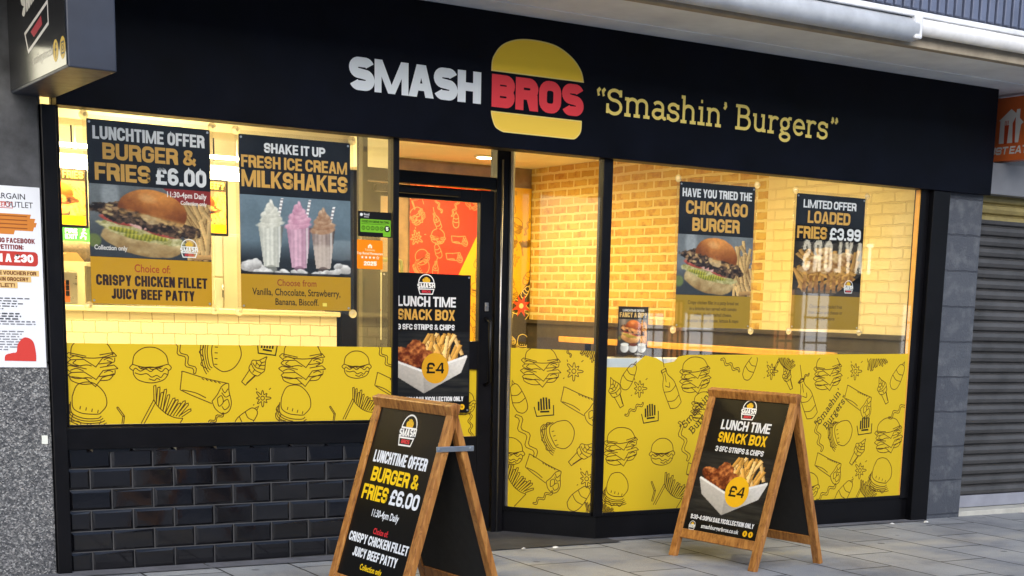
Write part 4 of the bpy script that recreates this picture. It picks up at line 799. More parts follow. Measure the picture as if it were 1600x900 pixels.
# stall riser: bevelled black metro tiles, sill band
tl = MB(); g = .0028; x0t = 1.4588; rnd = random.Random(2)
for r_ in range(7):
    zb = .0949 + .1 * (r_ - 1); zt = zb + .1
    if r_ == 0: zb = .0
    zt = min(zt, .588); xx = x0t - .2 * 3 - (0 if r_ % 2 else .1)
    while xx < 2.93:
        a0, a1 = max(xx + g, 1.254), min(xx + .2 - g, 2.935); xx += .2
        if a1 - a0 < .02: continue
        zz0, zz1 = zb + g, zt - g; bv = .012; d = .008; tx, tz = rnd.uniform(-.003, .003), rnd.uniform(-.002, .002)
        b = bmesh.new(); o4 = [(a0, zz0), (a1, zz0), (a1, zz1), (a0, zz1)]; i4 = [(a0 + bv, zz0 + bv), (a1 - bv, zz0 + bv), (a1 - bv, zz1 - bv), (a0 + bv, zz1 - bv)]
        A_ = [b.verts.new((x, -.002, z)) for x, z in o4]; sg = ((-1, -1), (1, -1), (1, 1), (-1, 1)); B_ = [b.verts.new((x, -.002 - d + s_[0] * tx + s_[1] * tz, z)) for (x, z), s_ in zip(i4, sg)]
        b.faces.new(B_); [b.faces.new((A_[i], A_[(i + 1) % 4], B_[(i + 1) % 4], B_[i])) for i in range(4)]; tl._add(b)
tp = part(tl, 'tile_panel', MT['btile'])
m = MB(); m.box(1.252, 2.94, -.001, .1, -.02, .585); part(m, 'tile_backing', MT['grout'])
m = MB(); m.box(1.252, 2.962, -.022, .1, .588, .69, bev=.004); part(m, 'sill_band', MT['black'])
m = MB(); m.box(2.94, 2.962, -.02, .47, -.03, .587, bev=.003); m.box(2.94, 2.962, .1, .47, .588, .69, bev=.003); part(m, 'return_panel', MT['black'])
# --- windows: frame, pane, film
def film(name, x0, x1, z0, z1, items, win, M, lw=.0048, top=None, mat='film'):
    a = Art(); R = (x0, z0, x1, z1)
    a.poly(top or [(x0, z0), (x1, z0), (x1, z1), (x0, z1)], VY); a.layer()
    for it in items:
        if it[0] == 'slogan':
            _, x, z, wd_, rot = it; c, s_ = math.cos(rad(rot)), math.sin(rad(rot))
            slab_text(a, '“Smashin’', x, x + wd_ * .98, z, wd_ * .098, '#3a2a10', .22, rot, R); slab_text(a, 'Burgers”', x + s_ * wd_ * .22 + c * wd_ * .12, x + s_ * wd_ * .22 + c * wd_ * .12 + wd_ * .86, z - c * wd_ * .22 + s_ * wd_ * .12, wd_ * .098, '#3a2a10', .22, rot, R)
        else: doodle(a, it[0], it[1], it[2], it[3], it[4], VL, lw, R)
    return a.build(name, MT[mat], win, M)
def place(px, axis=1, val=0.): 
    out = []
    for it in px:
        q = at(it[1], it[2], axis, val); out.append((it[0], q.x, q.z) + tuple(it[3:]))
    return out
# left window
lw_ = part(MB().box(1.274, 2.926, -.006, .04, .692, .704, bev=.002), 'window', MT['black'])
MB().box(1.253, 1.272, -.012, .05, .692, 2.136, bev=.003).build('jamb', MT['black'], lw_); MB().box(2.928, 2.962, -.018, .05, .692, 2.2, bev=.003).build('mullion', MT['black'], lw_)
P_ = MB(); P_.quad([(1.272, .0, .7), (2.93, .0, .7), (2.93, .0, 2.15), (1.272, .0, 2.15)]); o = P_.build('pane', MT['glass'], lw_)
m = MB(); m.quad([(2.95, .02, .7), (2.95, .46, .7), (2.95, .46, 2.219), (2.95, .02, 2.219)]); m.build('side_pane', MT['glass'], lw_)
LP = [('double', 143, 571, .235, 0), ('burger', 235, 572, .2, 0), ('squig', 287, 560, .17, 30), ('side', 343, 556, .2, -55), ('wrap', 322, 610, .26, -4), ('cone', 398, 578, .18, -42), ('double', 472, 572, .245, 0), ('burger', 557, 571, .165, 0), ('squig', 600, 560, .15, 30), ('wrap', 612, 606, .2, -10),
      ('side', 140, 634, .2, 25), ('straw', 191, 652, .1, 0), ('fries', 261, 640, .24, -20), ('squig', 334, 655, .11, -60), ('tube', 384, 656, .19, -45), ('splat', 410, 622, .1, 0), ('side', 462, 636, .2, 22), ('straw', 521, 648, .09, 0), ('fries', 566, 634, .2, -18), ('crown', 417, 541, .11, -4), ('splat', 497, 530, .09, 0)]
film('window_film', 1.273, 2.927, .705, 1.083, place(LP), lw_, facade(0, 0, -.003))
# right window (big) and splayed window
rw = part(MB().box(4.29, 6.698, -.008, .045, .118, .14, bev=.003), 'window', MT['black'])
MB().box(4.225, 4.288, -.012, .045, .118, 2.2, bev=.004).build('mullion', MT['black'], rw); MB().box(6.70, 6.774, -.012, .05, .118, 2.2, bev=.003).build('jamb', MT['black'], rw)
m = MB(); m.quad([(4.288, 0, .14), (6.7, 0, .14), (6.7, 0, 2.15), (4.288, 0, 2.15)]); m.build('pane', MT['glass'], rw)
m = MB(); m.box(6.692, 6.699, -.006, .03, .142, 2.135); m.build('bead', MT['orangewood'], rw)  # orange strip puts the jamb's yellow edge highlight into colour
RP = [('tube', 982, 588, .2, -30), ('cone', 962, 613, .19, 28), ('splat', 999, 607, .12, 0), ('squig', 990, 638, .14, -65), ('crown', 1015, 647, .13, 10), ('bottle', 1046, 606, .26, 26), ('double', 1086, 590, .23, 6), ('slogan', 1066, 674, .3, 46), ('double', 970, 702, .24, 4), ('burger', 1034, 707, .19, 0), ('squig', 1066, 690, .24, 14), ('side', 964, 766, .19, 22), ('straw', 1021, 768, .12, -8), ('fries', 1050, 768, .24, -22), ('wrap', 1092, 742, .2, -8), ('fries', 945, 800, .13, -20), ('splat', 1100, 700, .1, 0),
      ('tube', 1172, 574, .2, -30), ('squig', 1140, 572, .16, 60), ('double', 1100, 640, .2, 0), ('burger', 1160, 640, .2, 0), ('splat', 1205, 580, .12, 0), ('cone', 1230, 590, .16, 28), ('fries', 1225, 570, .18, -20), ('squig', 1255, 590, .1, -60),
      ('bottle', 1260, 622, .28, 26), ('double', 1293, 586, .24, 5), ('splat', 1336, 580, .13, 0), ('fries', 1368, 560, .2, -150), ('cone', 1379, 610, .19, 28), ('tube', 1402, 588, .22, -30), ('wrap', 1341, 626, .25, -10), ('slogan', 1277, 668, .3, 50), ('side', 1312, 680, .2, -38), ('crown', 1350, 666, .14, 8), ('double', 1388, 684, .25, 8), ('cone', 1340, 705, .2, -35), ('squig', 1277, 682, .2, 16), ('wrap', 1294, 730, .24, -10), ('splat', 1343, 735, .13, 0), ('side', 1377, 744, .22, 18), ('fries', 1352, 772, .2, -20), ('tube', 1318, 770, .24, -40), ('squig', 1402, 640, .18, -62), ('squig', 1290, 768, .18, -62), ('burger', 1262, 760, .2, 0)]
vt = [(4.29, .141), (6.699, .141), (6.699, 1.083), (4.86, 1.06), (4.80, 1.05), (4.77, 1.02), (4.70, 1.01), (4.64, 1.04), (4.56, 1.055), (4.50, 1.01), (4.47, .985), (4.29, .985)]
film('window_film', 4.29, 6.699, .141, 1.05, place(RP), rw, facade(0, 0, -.003), top=vt)
SA, SB = Vector((3.872, .47, 0)), Vector((4.24, .0, 0)); su = (SB - SA).normalized(); SL = (SB - SA).length; MS = Matrix(((su.x, -su.y, 0, SA.x), (su.y, su.x, 0, SA.y), (0, 0, 1, 0), (0, 0, 0, 1)))   # local x along the splay, local y inwards
spw = sf_
m = MB(); m.box(.032, SL - .025, -.006, .03, .118, .14, bev=.002, M=MS); sw_ = part(m, 'window', MT['black']); MB().box(.0, .03, -.012, .03, .118, 2.218, bev=.003, M=MS).build('jamb', MT['black'], sw_)
m = MB(); m.box(.031, .047, -.008, .02, .142, 2.218, bev=.002, M=MS); m.build('bead', MT['alu'], sw_)
q = [MS @ Vector(v) for v in ((.03, 0, .14), (SL - .01, 0, .14), (SL - .01, 0, 2.219), (.03, 0, 2.219))]; m = MB(); m.quad([tuple(v) for v in q]); m.build('pane', MT['glass'], sw_)
nrm = Vector((su.y, -su.x, 0)); 
def splay(px, py):                                       # pixel -> (distance along the splay, height)
    v = ray(px, py); t = (SA - CPOS).dot(nrm) / v.dot(nrm); p = CPOS + v * t; return (p - SA).dot(su), p.z
SP = [('double', 845, 577, .245, 0), ('tube', 810, 622, .22, 22), ('splat', 897, 580, .13, 0), ('wrap', 908, 632, .25, -8), ('crown', 850, 637, .13, 10), ('squig', 820, 682, .26, 24), ('side', 872, 683, .2, -32), ('burger', 797, 706, .19, 0), ('cone', 910, 708, .2, -48), ('wrap', 850, 738, .24, -14), ('fries', 806, 756, .24, -30), ('squig', 848, 776, .14, -60), ('tube', 905, 778, .22, -42), ('splat', 917, 748, .12, 0), ('fries', 925, 548, .16, 160), ('squig', 886, 545, .1, 20), ('fries', 928, 800, .14, 0)]
it = [(s_[0], *splay(s_[1], s_[2]), *s_[3:]) for s_ in SP]
film('window_film', .05, SL - .028, .141, 1.075, it, sw_, frame(SA + nrm * .003, su, (0, 0, 1)))
# black plinth under the right windows
m = MB(); m.prism([(4.252, .004), (6.774, .004), (6.774, .06), (4.3, .06)], -.06, .117, bev=.0); m.prism([(3.872, .474), (4.252, .004), (4.3, .06), (3.92, .52)], -.06, .117); part(m, 'plinth', MT['black'])
# pale sill shelf inside the right window
m = MB(); m.box(4.31, 6.69, .03, .27, .955, 1.035, bev=.004); part(m, 'inner_sill', MT['sillwhite'])
# door set back from the street
YD = .47
m = MB(); m.prism([(2.93, .062), (4.24, .062), (3.9, .56), (2.93, .56)], 2.22, 2.5); part(m, 'recess_soffit', MT['cream'])
m = MB(); m.box(2.997, 3.795, YD - .025, YD + .05, 1.963, 2.03, bev=.003); dfm = part(m, 'door_frame', MT['black']); MB().box(2.965, 2.995, YD - .03, YD + .05, -.02, 2.218, bev=.003).build('jamb', MT['black'], dfm); MB().box(3.797, 3.871, YD - .03, YD + .05, -.03, 2.218, bev=.003).build('jamb', MT['black'], dfm)
m = MB(); m.tube([(3.83, YD - .033, -.02), (3.83, YD - .033, 2.13)], .006, 8); m.build('highlight_strip', MT['alu'], dfm)  # thin bright strip stands in for the highlight line on the jamb
m = MB(); m.quad([(2.997, YD, 2.03), (3.795, YD, 2.03), (3.795, YD, 2.219), (2.997, YD, 2.219)]); m.build('transom_pane', MT['glass'], dfm)
zr0, zr1 = at(735, 577, 1, YD).z, at(735, 533, 1, YD).z; zk = at(740, 680, 1, YD).z
m = MB(); x0, x1 = 3.0, 3.79
m.box(x0 + .081, 3.699, YD - .013, YD + .028, .014, zk - .006, bev=.003); dr = part(m, 'door', MT['black'])
for a0, a1, b0_, b1_, nm in ((x0, x0 + .08, .012, 1.955, 'stile'), (3.70, x1, .012, 1.955, 'stile'), (x0 + .081, 3.699, 1.885, 1.953, 'rail'), (x0 + .081, 3.699, zr0, zr1, 'rail')): MB().box(a0, a1, YD - .014, YD + .029, b0_, b1_, bev=.003).build(nm, MT['black'], dr)
m = MB(); m.quad([(x0 + .08, YD + .005, zr1), (3.70, YD + .005, zr1), (3.70, YD + .005, 1.885), (x0 + .08, YD + .005, 1.885)]); m.build('pane', MT['glass'], dr); m = MB(); m.quad([(x0 + .08, YD + .005, zk), (3.70, YD + .005, zk), (3.70, YD + .005, zr0), (x0 + .08, YD + .005, zr0)]); m.build('pane', MT['glass'], dr)
film('door_film', 3.085, 3.698, zk - .004, zr0 + .002, [('burger', 3.62, .75, .16, 10), ('squig', 3.66, .62, .14, 0)], dr, facade(0, 0, YD + .003))
m = MB(); m.tube([(3.745, YD - .02, .86), (3.745, YD - .07, .88), (3.745, YD - .07, 1.22), (3.745, YD - .02, 1.24)], .011, 8); m.build('handle', MT['black'], dr)
m = MB(); m.box(3.735, 3.76, YD - .022, YD - .014, 1.28, 1.33, bev=.003); m.tube([(3.747, YD - .03, 1.31), (3.747, YD - .015, 1.31)], .009, 10); m.build('lock', MT['alu'], dr)
m = MB(); m.box(x0 + .03, 3.55, YD - .06, YD - .017, 1.965 - .06, 1.965 - .022, bev=.006); m.build('closer', MT['black'], dr)
z1 = at(625, 407, 1, YD + .1).z; z0 = at(625, 428, 1, YD + .1).z - .16; m = MB(); xx = at(627, 407, 1, YD + .1).x; m.tube([(3.0, YD + .1, z1), (xx - .02, YD + .1, z1), (xx - .004, YD + .1, z1 - .006), (xx, YD + .1, z1 - .025), (xx, YD + .1, z0)], .012, 8); m.tube([(3.0, YD + .03, z1), (3.0, YD + .1, z1)], .012, 8); m.build('inner_handle', MT['yellowrail'], dr)
# ------------------------------------------------------------------ projecting sign
ps = empty('projecting_sign', (1.15, -.53, 2.165)); tag(ps, 'black projecting box sign with the burger badge, fixed over the left pilaster', 'sign')
m = MB(); m.box(-.086, .1, -.51, .485, 0, .92, bev=.005); m.build('case', MT['signside'], ps)
m = MB(); m.box(-.0895, -.0875, -.5, .475, .01, .91, bev=.0); face = m.build('face', MT['signface'], ps)
a = Art(); X0 = 1.0605
def sp(px, py): q = at(px, py, 0, X0); return (.475 - .53 - q.y, q.z - 2.165)          # along the face towards the street, height
bar = [sp(*q) for q in ((39, 53), (74, 2), (75.5, 36), (44.5, 81))]; a.strip(bar, .014, '#cfcac4', True); a.layer()
inner = [sp(*q) for q in ((48, 50), (64, 24), (66, 38), (53, 58))]; a.poly(inner, '#a02536'); a.layer()
b0, b1, t0 = sp(35, 30), sp(72, -30), sp(33, -2); H = abs(t0[1] - b0[1]) * 1.0; ang = math.degrees(math.atan2(b1[1] - b0[1], b1[0] - b0[0]))
LL = math.hypot(b1[0] - b0[0], b1[1] - b0[1]); cx_, cy_ = (b0[0] + b1[0]) / 2, (b0[1] + b1[1]) / 2; a.text('SMASH', cx_ - LL / 2, cx_ + LL / 2, cy_, .12, '#d2cec6', st=.28, rot=ang)
for px, py, ch in ((87, 79, 'f'), (98, 74, 'o')):
    a_main = a; a = Art(); c = sp(px, py); a.poly(arc(c[0], c[1], .042, .042, 0, 345, 20), '#c9a227'); a.layer()
    if ch == 'f': a.strip([(c[0] + .016, c[1] + .024), (c[0] + .004, c[1] + .024), (c[0], c[1] + .014), (c[0], c[1] - .028)], .009, '#241c08'); a.layer(); a.strip([(c[0] - .012, c[1] + .004), (c[0] + .014, c[1] + .004)], .008, '#241c08')
    else: a.strip([(c[0] - .02, c[1] - .02), (c[0] + .02, c[1] - .02), (c[0] + .02, c[1] + .02), (c[0] - .02, c[1] + .02)], .007, '#241c08', True); a.layer(); a.strip(arc(c[0], c[1], .01, .01, 0, 330, 10), .005, '#241c08', True)
    a.build('round_icon', MT['letter'], face, frame((-.0897, .475, 0), (0, -1, 0), (0, 0, 1))); a = a_main
a.build('badge', MT['letter'], face, frame((-.0897, .475, 0), (0, -1, 0), (0, 0, 1))); a = Art(); c0, c1 = sp(55, 100), sp(81, 86); a.btext('smashburgerbros.co.uk', (c0[0] + c1[0]) / 2, (c0[1] + c1[1]) / 2, .045, '#b9b2a4', .7, rot=math.degrees(math.atan2(c1[1] - c0[1], c1[0] - c0[0])) * .0)
a.build('web_address', MT['letter'], face, frame((-.0897, .475, 0), (0, -1, 0), (0, 0, 1)))
# ------------------------------------------------------------------ canopy above
cp = empty('canopy', (4, -.45, 2.8)); tag(cp, 'pale overhanging canopy soffit with a white gutter and blue grey ribbed cladding above', 'canopy')
def cpart(m, n, mat): o = m.build(n, mat, cp); o.matrix_parent_inverse = Matrix.Translation(-Vector(cp.location)); return o
m = MB(); m.box(-8, 16, -.84, .4, 2.816, 2.9); m.box(-8, 16, -.3, -.296, 2.812, 2.817); cpart(m, 'soffit', MT['soffit'])
m = MB(); m.box(-8, 16, -.90, -.842, 2.79, 2.97, bev=.004); cpart(m, 'fascia_beam', MT['lip'])
gu = MB(); gu.tube([(-8, -.945, 2.862), (5.6, -.945, 2.862)], .062, 16); gu.tube([(5.6, -.94, 2.892), (16, -.94, 2.892)], .05, 16); gu.box(5.57, 5.63, -1.0, -.89, 2.81, 2.945, bev=.012); cpart(gu, 'gutter', MT['gutter'])
m = MB(); m.box(-8, 16, -.99, -.9, 2.925, 2.955, bev=.005); cpart(m, 'gutter_cap', MT['gutter'])
m = MB(); x = -2.0; m.box(-8, 16, -.93, -.85, 2.975, 5.6)
while x < 12: m.box(x, x + .046, -.952, -.9305, 2.975, 5.6, bev=.004, seg=1); x += .066
cpart(m, 'cladding', MT['clad'])
# ------------------------------------------------------------------ left pillar and right neighbour
m = MB(); m.box(.35, 1.184, -.03, .4, -.02, .99, bev=.008); a_ = empty('stone_pillar', (.76, 0, 0)); tag(a_, 'grey pillar left of the black pilaster, speckled aggregate below and dark stone above', 'pillar'); o = m.build('aggregate_base', MT['granite'], a_); o.location = (-.76, 0, 0)
m = MB(); m.box(.35, 1.184, -.028, .4, .992, 2.815, bev=.01); o = m.build('dark_stone_shaft', MT['darkstone'], a_); o.location = (-.76, 0, 0)
m = MB(); m.box(-8, .34, .0, .4, -.02, 2.815); o = m.build('neighbour_wall', MT['render']); tag(o, 'plain rendered wall of the neighbouring shop beyond the grey pillar on the left', 'wall')
m = MB(); m.box(-2.5, .33, -.04, -.002, 2.02, 2.45, bev=.004); o = m.build('added_cream_board', simple('cream_board_paint', (.78, .74, .55), .5)); tag(o, 'unseen cream board added left of the grey pillar to reflect in the sign', 'sign board')  # unseen board, added to give the projecting sign something pale to reflect
m = MB(); m.box(.4, .955, -.075, -.03, 2.1, 2.37, bev=.006); o = m.build('added_glow_box', emitter('cream_glow', (1., .93, .66), 1.1)); tag(o, 'unseen glowing box added beside the projecting sign for its cream reflection', 'added glow')  # added out of view; its glow makes the cream reflection on the projecting sign
bp = MB(); bp.box(6.932, 7.288, -.005, .3, -.06, 2.815, bev=.006); o = bp.build('block_pillar', MT['block']); tag(o, 'blue grey painted block pillar between the burger shop and the roller shutter', 'pillar')
rs = empty('roller_shutter', (8.6, .2, 0)); tag(rs, 'closed grey roller shutter of the next shop, its top slats coloured as if warmly lit', 'shutter'); YS = .16; zt = at(1580, 312, 1, YS).z
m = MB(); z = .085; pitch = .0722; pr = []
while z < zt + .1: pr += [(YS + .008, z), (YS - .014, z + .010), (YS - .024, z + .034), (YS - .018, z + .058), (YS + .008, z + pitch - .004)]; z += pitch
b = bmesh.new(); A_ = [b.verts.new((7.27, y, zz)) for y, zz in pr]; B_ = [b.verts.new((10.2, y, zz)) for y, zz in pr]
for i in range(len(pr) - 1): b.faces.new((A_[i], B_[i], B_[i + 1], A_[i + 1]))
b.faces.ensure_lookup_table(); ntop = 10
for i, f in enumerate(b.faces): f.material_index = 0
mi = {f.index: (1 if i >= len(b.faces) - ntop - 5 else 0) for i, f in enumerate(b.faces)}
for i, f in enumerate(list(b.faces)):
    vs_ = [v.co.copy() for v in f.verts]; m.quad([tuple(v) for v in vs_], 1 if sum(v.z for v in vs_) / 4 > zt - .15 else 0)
b.free(); o = m.build('slat_curtain', [MT['shutter'], simple('warm_lit_slats', (.3, .24, .09), .45, .2, var=.3)], rs); o.matrix_parent_inverse = Matrix.Translation(-Vector(rs.location))  # warm light on the top slats is put into their colour
m = MB(); m.box(7.29, 10.2, YS - .02, YS + .02, -.0, .085, bev=.004); o = m.build('bottom_rail', MT['bar'], rs); o.matrix_parent_inverse = Matrix.Translation(-Vector(rs.location))
m = MB(); m.box(7.29, 10.2, .02, .5, -.06, -.005, bev=.004); o = m.build('sill', MT['threshold'], rs); o.matrix_parent_inverse = Matrix.Translation(-Vector(rs.location))
m = MB(); m.box(7.296, 10.2, .045, .4, 2.16, 2.365, bev=.004); o = m.build('housing', MT['greypanel'], rs); o.matrix_parent_inverse = Matrix.Translation(-Vector(rs.location))
m = MB(); m.box(7.296, 10.2, .2, .4, 2.37, 2.815); o = m.build('head_board', MT['greypanel'], rs); o.matrix_parent_inverse = Matrix.Translation(-Vector(rs.location))
# orange takeaway sign
XS = 7.5; os_ = empty('hanging_takeaway_sign', (XS, .2, 2.38)); tag(os_, 'orange projecting takeaway sign with a white house emblem, half hidden by the black fascia', 'sign')
m = MB(); m.box(0, .08, -.46, 0, .0, .415, bev=.004); m.build('case', simple('orange_acrylic', (.62, .13, .03), .35, var=.1), os_)
a = Art()
def tsp(px, py): q = at(px, py, 0, XS - .003); return (.2 - q.y, q.z - 2.38)
c = tsp(1580, 195); k = .098; Wt = '#d8d6d4'; hx, hz = c
a.poly([(hx - k, hz - k * 1.2), (hx - k, hz + k * .3), (hx - k * 1.1, hz + k * .35), (hx - k * .1, hz + k * 1.05), (hx + k * .35, hz + k * .75), (hx + k * .4, hz + k * 1.0), (hx + k * .7, hz + k * 1.0), (hx + k * .7, hz + k * .4), (hx + k * 1.05, hz + k * .1), (hx + k * .85, hz - k * .05), (hx + k * .72, hz - k * 1.2)], Wt); a.layer()
OR = '#b8421c'; a.poly([(hx - k * .56, hz - k * 1.25), (hx - k * .6, hz + k * .0), (hx - k * .2, hz + k * .0), (hx - k * .28, hz - k * 1.25)], OR); a.poly([(hx + k * .2, hz - k * 1.25), (hx + k * .1, hz + k * .1), (hx + k * .34, hz + k * .5), (hx + k * .42, hz - k * 1.25)], OR); a.layer()
for i in range(3): a.strip([(hx - k * (.56 - .13 * i), hz - k * .02), (hx - k * (.56 - .13 * i), hz + k * .3)], k * .06, OR)
a.layer(); e0, e1 = tsp(1555, 241), tsp(1603, 236); cw = (e1[0] - e0[0]) / 5.6; a.text('JUST EAT', e0[0] - cw * 2.2, e1[0] + cw * .2, (e0[1] + e1[1]) / 2 - .008, .05, Wt, st=.24, shear=.15)
a.build('face_print', MT['letter'], os_, frame((-.001, 0, 0), (0, -1, 0), (0, 0, 1)))
# ------------------------------------------------------------------ posters in the windows
def cup(parent, x, z):
    m = MB(); m.tube([(x, -.001, z), (x, -.004, z), (x, -.010, z), (x, -.014, z)], [.022, .021, .012, .007], 14); m.tube([(x, -.014, z), (x, -.022, z)], [.008, .008], 10); m.build('suction_cup', MT['cup'], parent)
def poster(x0, z0, w, h, label, fn, y=.026, cups=True, sheet=.018, name='poster', group='posters hung inside the windows', tilt=0.):
    t = empty(name, (x0, y, z0)); t.rotation_euler = (0, rad(tilt), 0); tag(t, label, 'poster', group)
    m = MB(); m.box(-sheet, w + sheet, .0, .0025, -sheet, h + sheet); m.build('clear_sheet', MT['perspex'], t)
    a = Art(); a.poly([(0, 0), (w, 0), (w, h), (0, h)], BLK); a.layer(); fn(a, w, h); a.build('print', MT['print'], t, frame((0, -.0008, 0), (1, 0, 0), (0, 0, 1)))
    if cups:
        for cx in (-.012, w + .012):
            for cz in (-.014, h + .014): cup(t, cx, cz)
    for cx in (.012, w - .012):
        for cz in (.014, h - .014): MB().tube([(cx, -.0035, cz), (cx, -.0005, cz)], .0055, 10).build('eyelet', MT['zinc'], t)
    return t
def p_lunch(a, w, h):
    a.text('LUNCHTIME OFFER', .045 * w, .955 * w, h * .895, h * .07, W_, st=.21); a.text('BURGER &', .12 * w, .88 * w, h * .79, h * .088, GOLD, st=.22)
    a.text('FRIES', .055 * w, .5 * w, h * .675, h * .095, GOLD, st=.22); a.text('£6.00', .545 * w, .965 * w, h * .675, h * .095, W_, st=.22)
    a.img(0, h * .26, w, h * .655, burger_pic()); a.poly([(.6 * w, h * .655), (w, h * .655), (w, h * .58), (.74 * w, h * .58)], '#8c2a24'); a.layer()
    a.btext('11:30-4pm Daily', .965 * w, h * .61, h * .036, '#efe9e2', .82, .02, 'r'); a.btext('Collection only', .965 * w, h * .572, h * .025, '#efe9e2', .82, .02, 'r'); a.btext('Collection only', .035 * w, h * .298, h * .03, '#e2ddd6', .82, .02, 'l')
    logo(a, .81 * w, h * .33, .15 * w); a.rect(0, 0, w, h * .258, '#c6930f'); a.btext('Choice of:', .5 * w, h * .182, h * .052, '#a8431a', .8, .015)
    a.text('CRISPY CHICKEN FILLET', .04 * w, .96 * w, h * .102, h * .06, '#2a1310', st=.22); a.text('JUICY BEEF PATTY', .16 * w, .85 * w, h * .028, h * .058, '#2a1310', st=.22)
def p_shake(a, w, h):
    a.text('SHAKE IT UP', .22 * w, .77 * w, h * .905, h * .056, W_, st=.22); a.text('FRESH ICE CREAM', .02 * w, .97 * w, h * .815, h * .07, GOLD, st=.21); a.text('MILKSHAKES', .02 * w, .975 * w, h * .705, h * .096, GOLD, st=.22)
    a.img(0, h * .205, w, h * .66, shake_pic()); a.rect(0, 0, w, h * .203, '#b78a12'); a.btext('Choose from', .5 * w, h * .14, h * .046, '#8f3a16', .85, .012); a.btext('Vanilla, Chocolate, Strawberry,', .5 * w, h * .083, h * .048, '#24150c', .78, .014); a.btext('Banana, Biscoff.', .5 * w, h * .027, h * .046, '#24150c', .82, .014)
    a.rect(.735 * w, h * .024, .775 * w, h * .044, '#ead35a')
def p_chick(a, w, h):
    a.text('HAVE YOU TRIED THE', .04 * w, .96 * w, h * .9, h * .058, W_, st=.21); a.text('CHICKAGO', .09 * w, .91 * w, h * .785, h * .092, GOLD, st=.22); a.text('BURGER', .18 * w, .81 * w, h * .67, h * .092, GOLD, st=.22)
    a.img(0, h * .23, w, h * .645, burger_pic(150, 110, 17)); a.rect(0, 0, w, h * .228, '#a2801a')
    for i, s_ in enumerate(('Crispy chicken fillet in a patty bread sat', 'in a brioche bun served with tomato', 'relish, double melted cheese,', 'american burger cheese, lettuce & mayo')): a.btext(s_, .5 * w, h * (.165 - .042 * i), h * .03, '#3d2a0c', .8, .012)
def p_loaded(a, w, h):
    a.text('LIMITED OFFER', .1 * w, .87 * w, h * .9, h * .06, W_, st=.21); a.text('LOADED', .17 * w, .79 * w, h * .79, h * .09, GOLD, st=.22); a.text('FRIES', .03 * w, .46 * w, h * .675, h * .09, GOLD, st=.22); a.text('£3.99', .5 * w, .96 * w, h * .675, h * .09, W_, st=.22)
    a.img(0, h * .255, w, h * .65, loaded_pic()); logo(a, .82 * w, h * .33, .14 * w); a.rect(0, 0, w, h * .253, '#9c7a1c')
    for i, s_ in enumerate(('Choose your loaded fries', 'from bacon and cheese or', 'peri peri sauce')): a.btext(s_, .5 * w, h * (.16 - .045 * i), h * .032, '#4d3510', .85, .012)
def p_snack(a, w, h):
    a.rect(0, 0, w, h, '#0e0e10'); logo(a, .49 * w, h * .925, .2 * w); a.text('LUNCH TIME', .17 * w, .83 * w, h * .765, h * .072, W_, st=.21); a.text('SNACK BOX', .17 * w, .82 * w, h * .67, h * .076, GOLD if a.dull else '#e8b81e', st=.21); a.text('3 SFC STRIPS & CHIPS', .17 * w, .82 * w, h * .6, h * .04, W_, st=.21)
    a.img(.01 * w, h * .125, .99 * w, h * .59, box_pic())
    a.poly(arc(.6 * w, h * .325, .155 * w, .155 * w, 0, 350, 36), '#e9b21c' if not a.dull else '#d29a20'); a.layer(); a.text('£4', .5 * w, .7 * w, h * .288, h * .078, '#141210', st=.21)
    a.text('11:30-4:30PM DAILY|COLLECTION ONLY', .07 * w, .93 * w, h * .085, h * .034, W_, st=.21); logo(a, .12 * w, h * .038, .09 * w, word=False); a.btext('smashburgerbros.co.uk', .5 * w, h * .03, h * .036, W_, .9, .02)
    for i in (0, 1): a.poly(arc((.84 + .075 * i) * w, h * .042, .03 * w, .03 * w, 0, 340, 14), '#e9b21c'); a.layer(); a.strip([((.84 + .075 * i) * w, h * .033), ((.84 + .075 * i) * w, h * .051)], .006, '#1a1508'); a.layer()
Art.dull = False
poster(1.4, 1.268, .578, .832, 'lunchtime offer poster with a big burger, leftmost in the left window', p_lunch, tilt=.2)
poster(2.126, 1.262, .584, .832, 'milkshake poster with three topped glasses in the left window', p_shake, tilt=-.2)
poster(4.784, 1.22, .566, .838, 'poster asking about the Chickago burger, left one in the right window', p_chick, tilt=-.3)
poster(5.678, 1.228, .572, .822, 'loaded fries limited offer poster, nearest the right end of the window', p_loaded, tilt=-.2)
def p_door(a, w, h): a.dull = True; p_snack(a, w, h)
poster(3.085, .70, .555, .78, 'snack box poster hung on the glass of the entrance door', p_door, y=.47 - .02, cups=False, sheet=.0, group='posters hung inside the windows')
# stickers on the glass between the milkshake poster and the door
t = Art(); w, h = .188, .125; t.rect(0, 0, w, h, '#141414', .004); t.poly(arc(.018, h - .017, .008, .008, 0, 330, 10), '#d8d8d8'); t.layer(); t.btext('food', .046, h - .02, .014, '#cfcfcf', 1., .02); t.btext('agency', .046, h - .03, .008, '#cfcfcf', 1., .02); t.rect(.012, .022, w - .006, h - .038, '#6fae2a', .004); t.rect(w * .74, .004, w - .006, .03, '#6fae2a', .003)
t.text('FOOD HYGIENE RATING', .02, w - .014, h - .056, .012, '#16240a', st=.2); t.strip([(.018, h - .062), (w - .03, h - .062)], .002, '#2c4a10'); t.layer()
for i in range(5): cx = .029 + .0255 * i; t.strip(arc(cx, .043, .009, .009, 0, 345, 16), .003, '#2c4a10', True); t.btext(str(i), cx, .038, .013, '#2c4a10', 1.)
t.poly(arc(w - .026, .043, .0165, .0165, 0, 350, 22), '#10140c'); t.layer(); t.text('5', w - .033, w - .019, .034, .019, '#e8f0d8', st=.24)
o = t.build('hygiene_sticker', MT['print'], None, facade(2.739, 1.642, -.0025)); tag(o, 'green and black hygiene rating sticker showing a five, above the orange one', 'sticker')
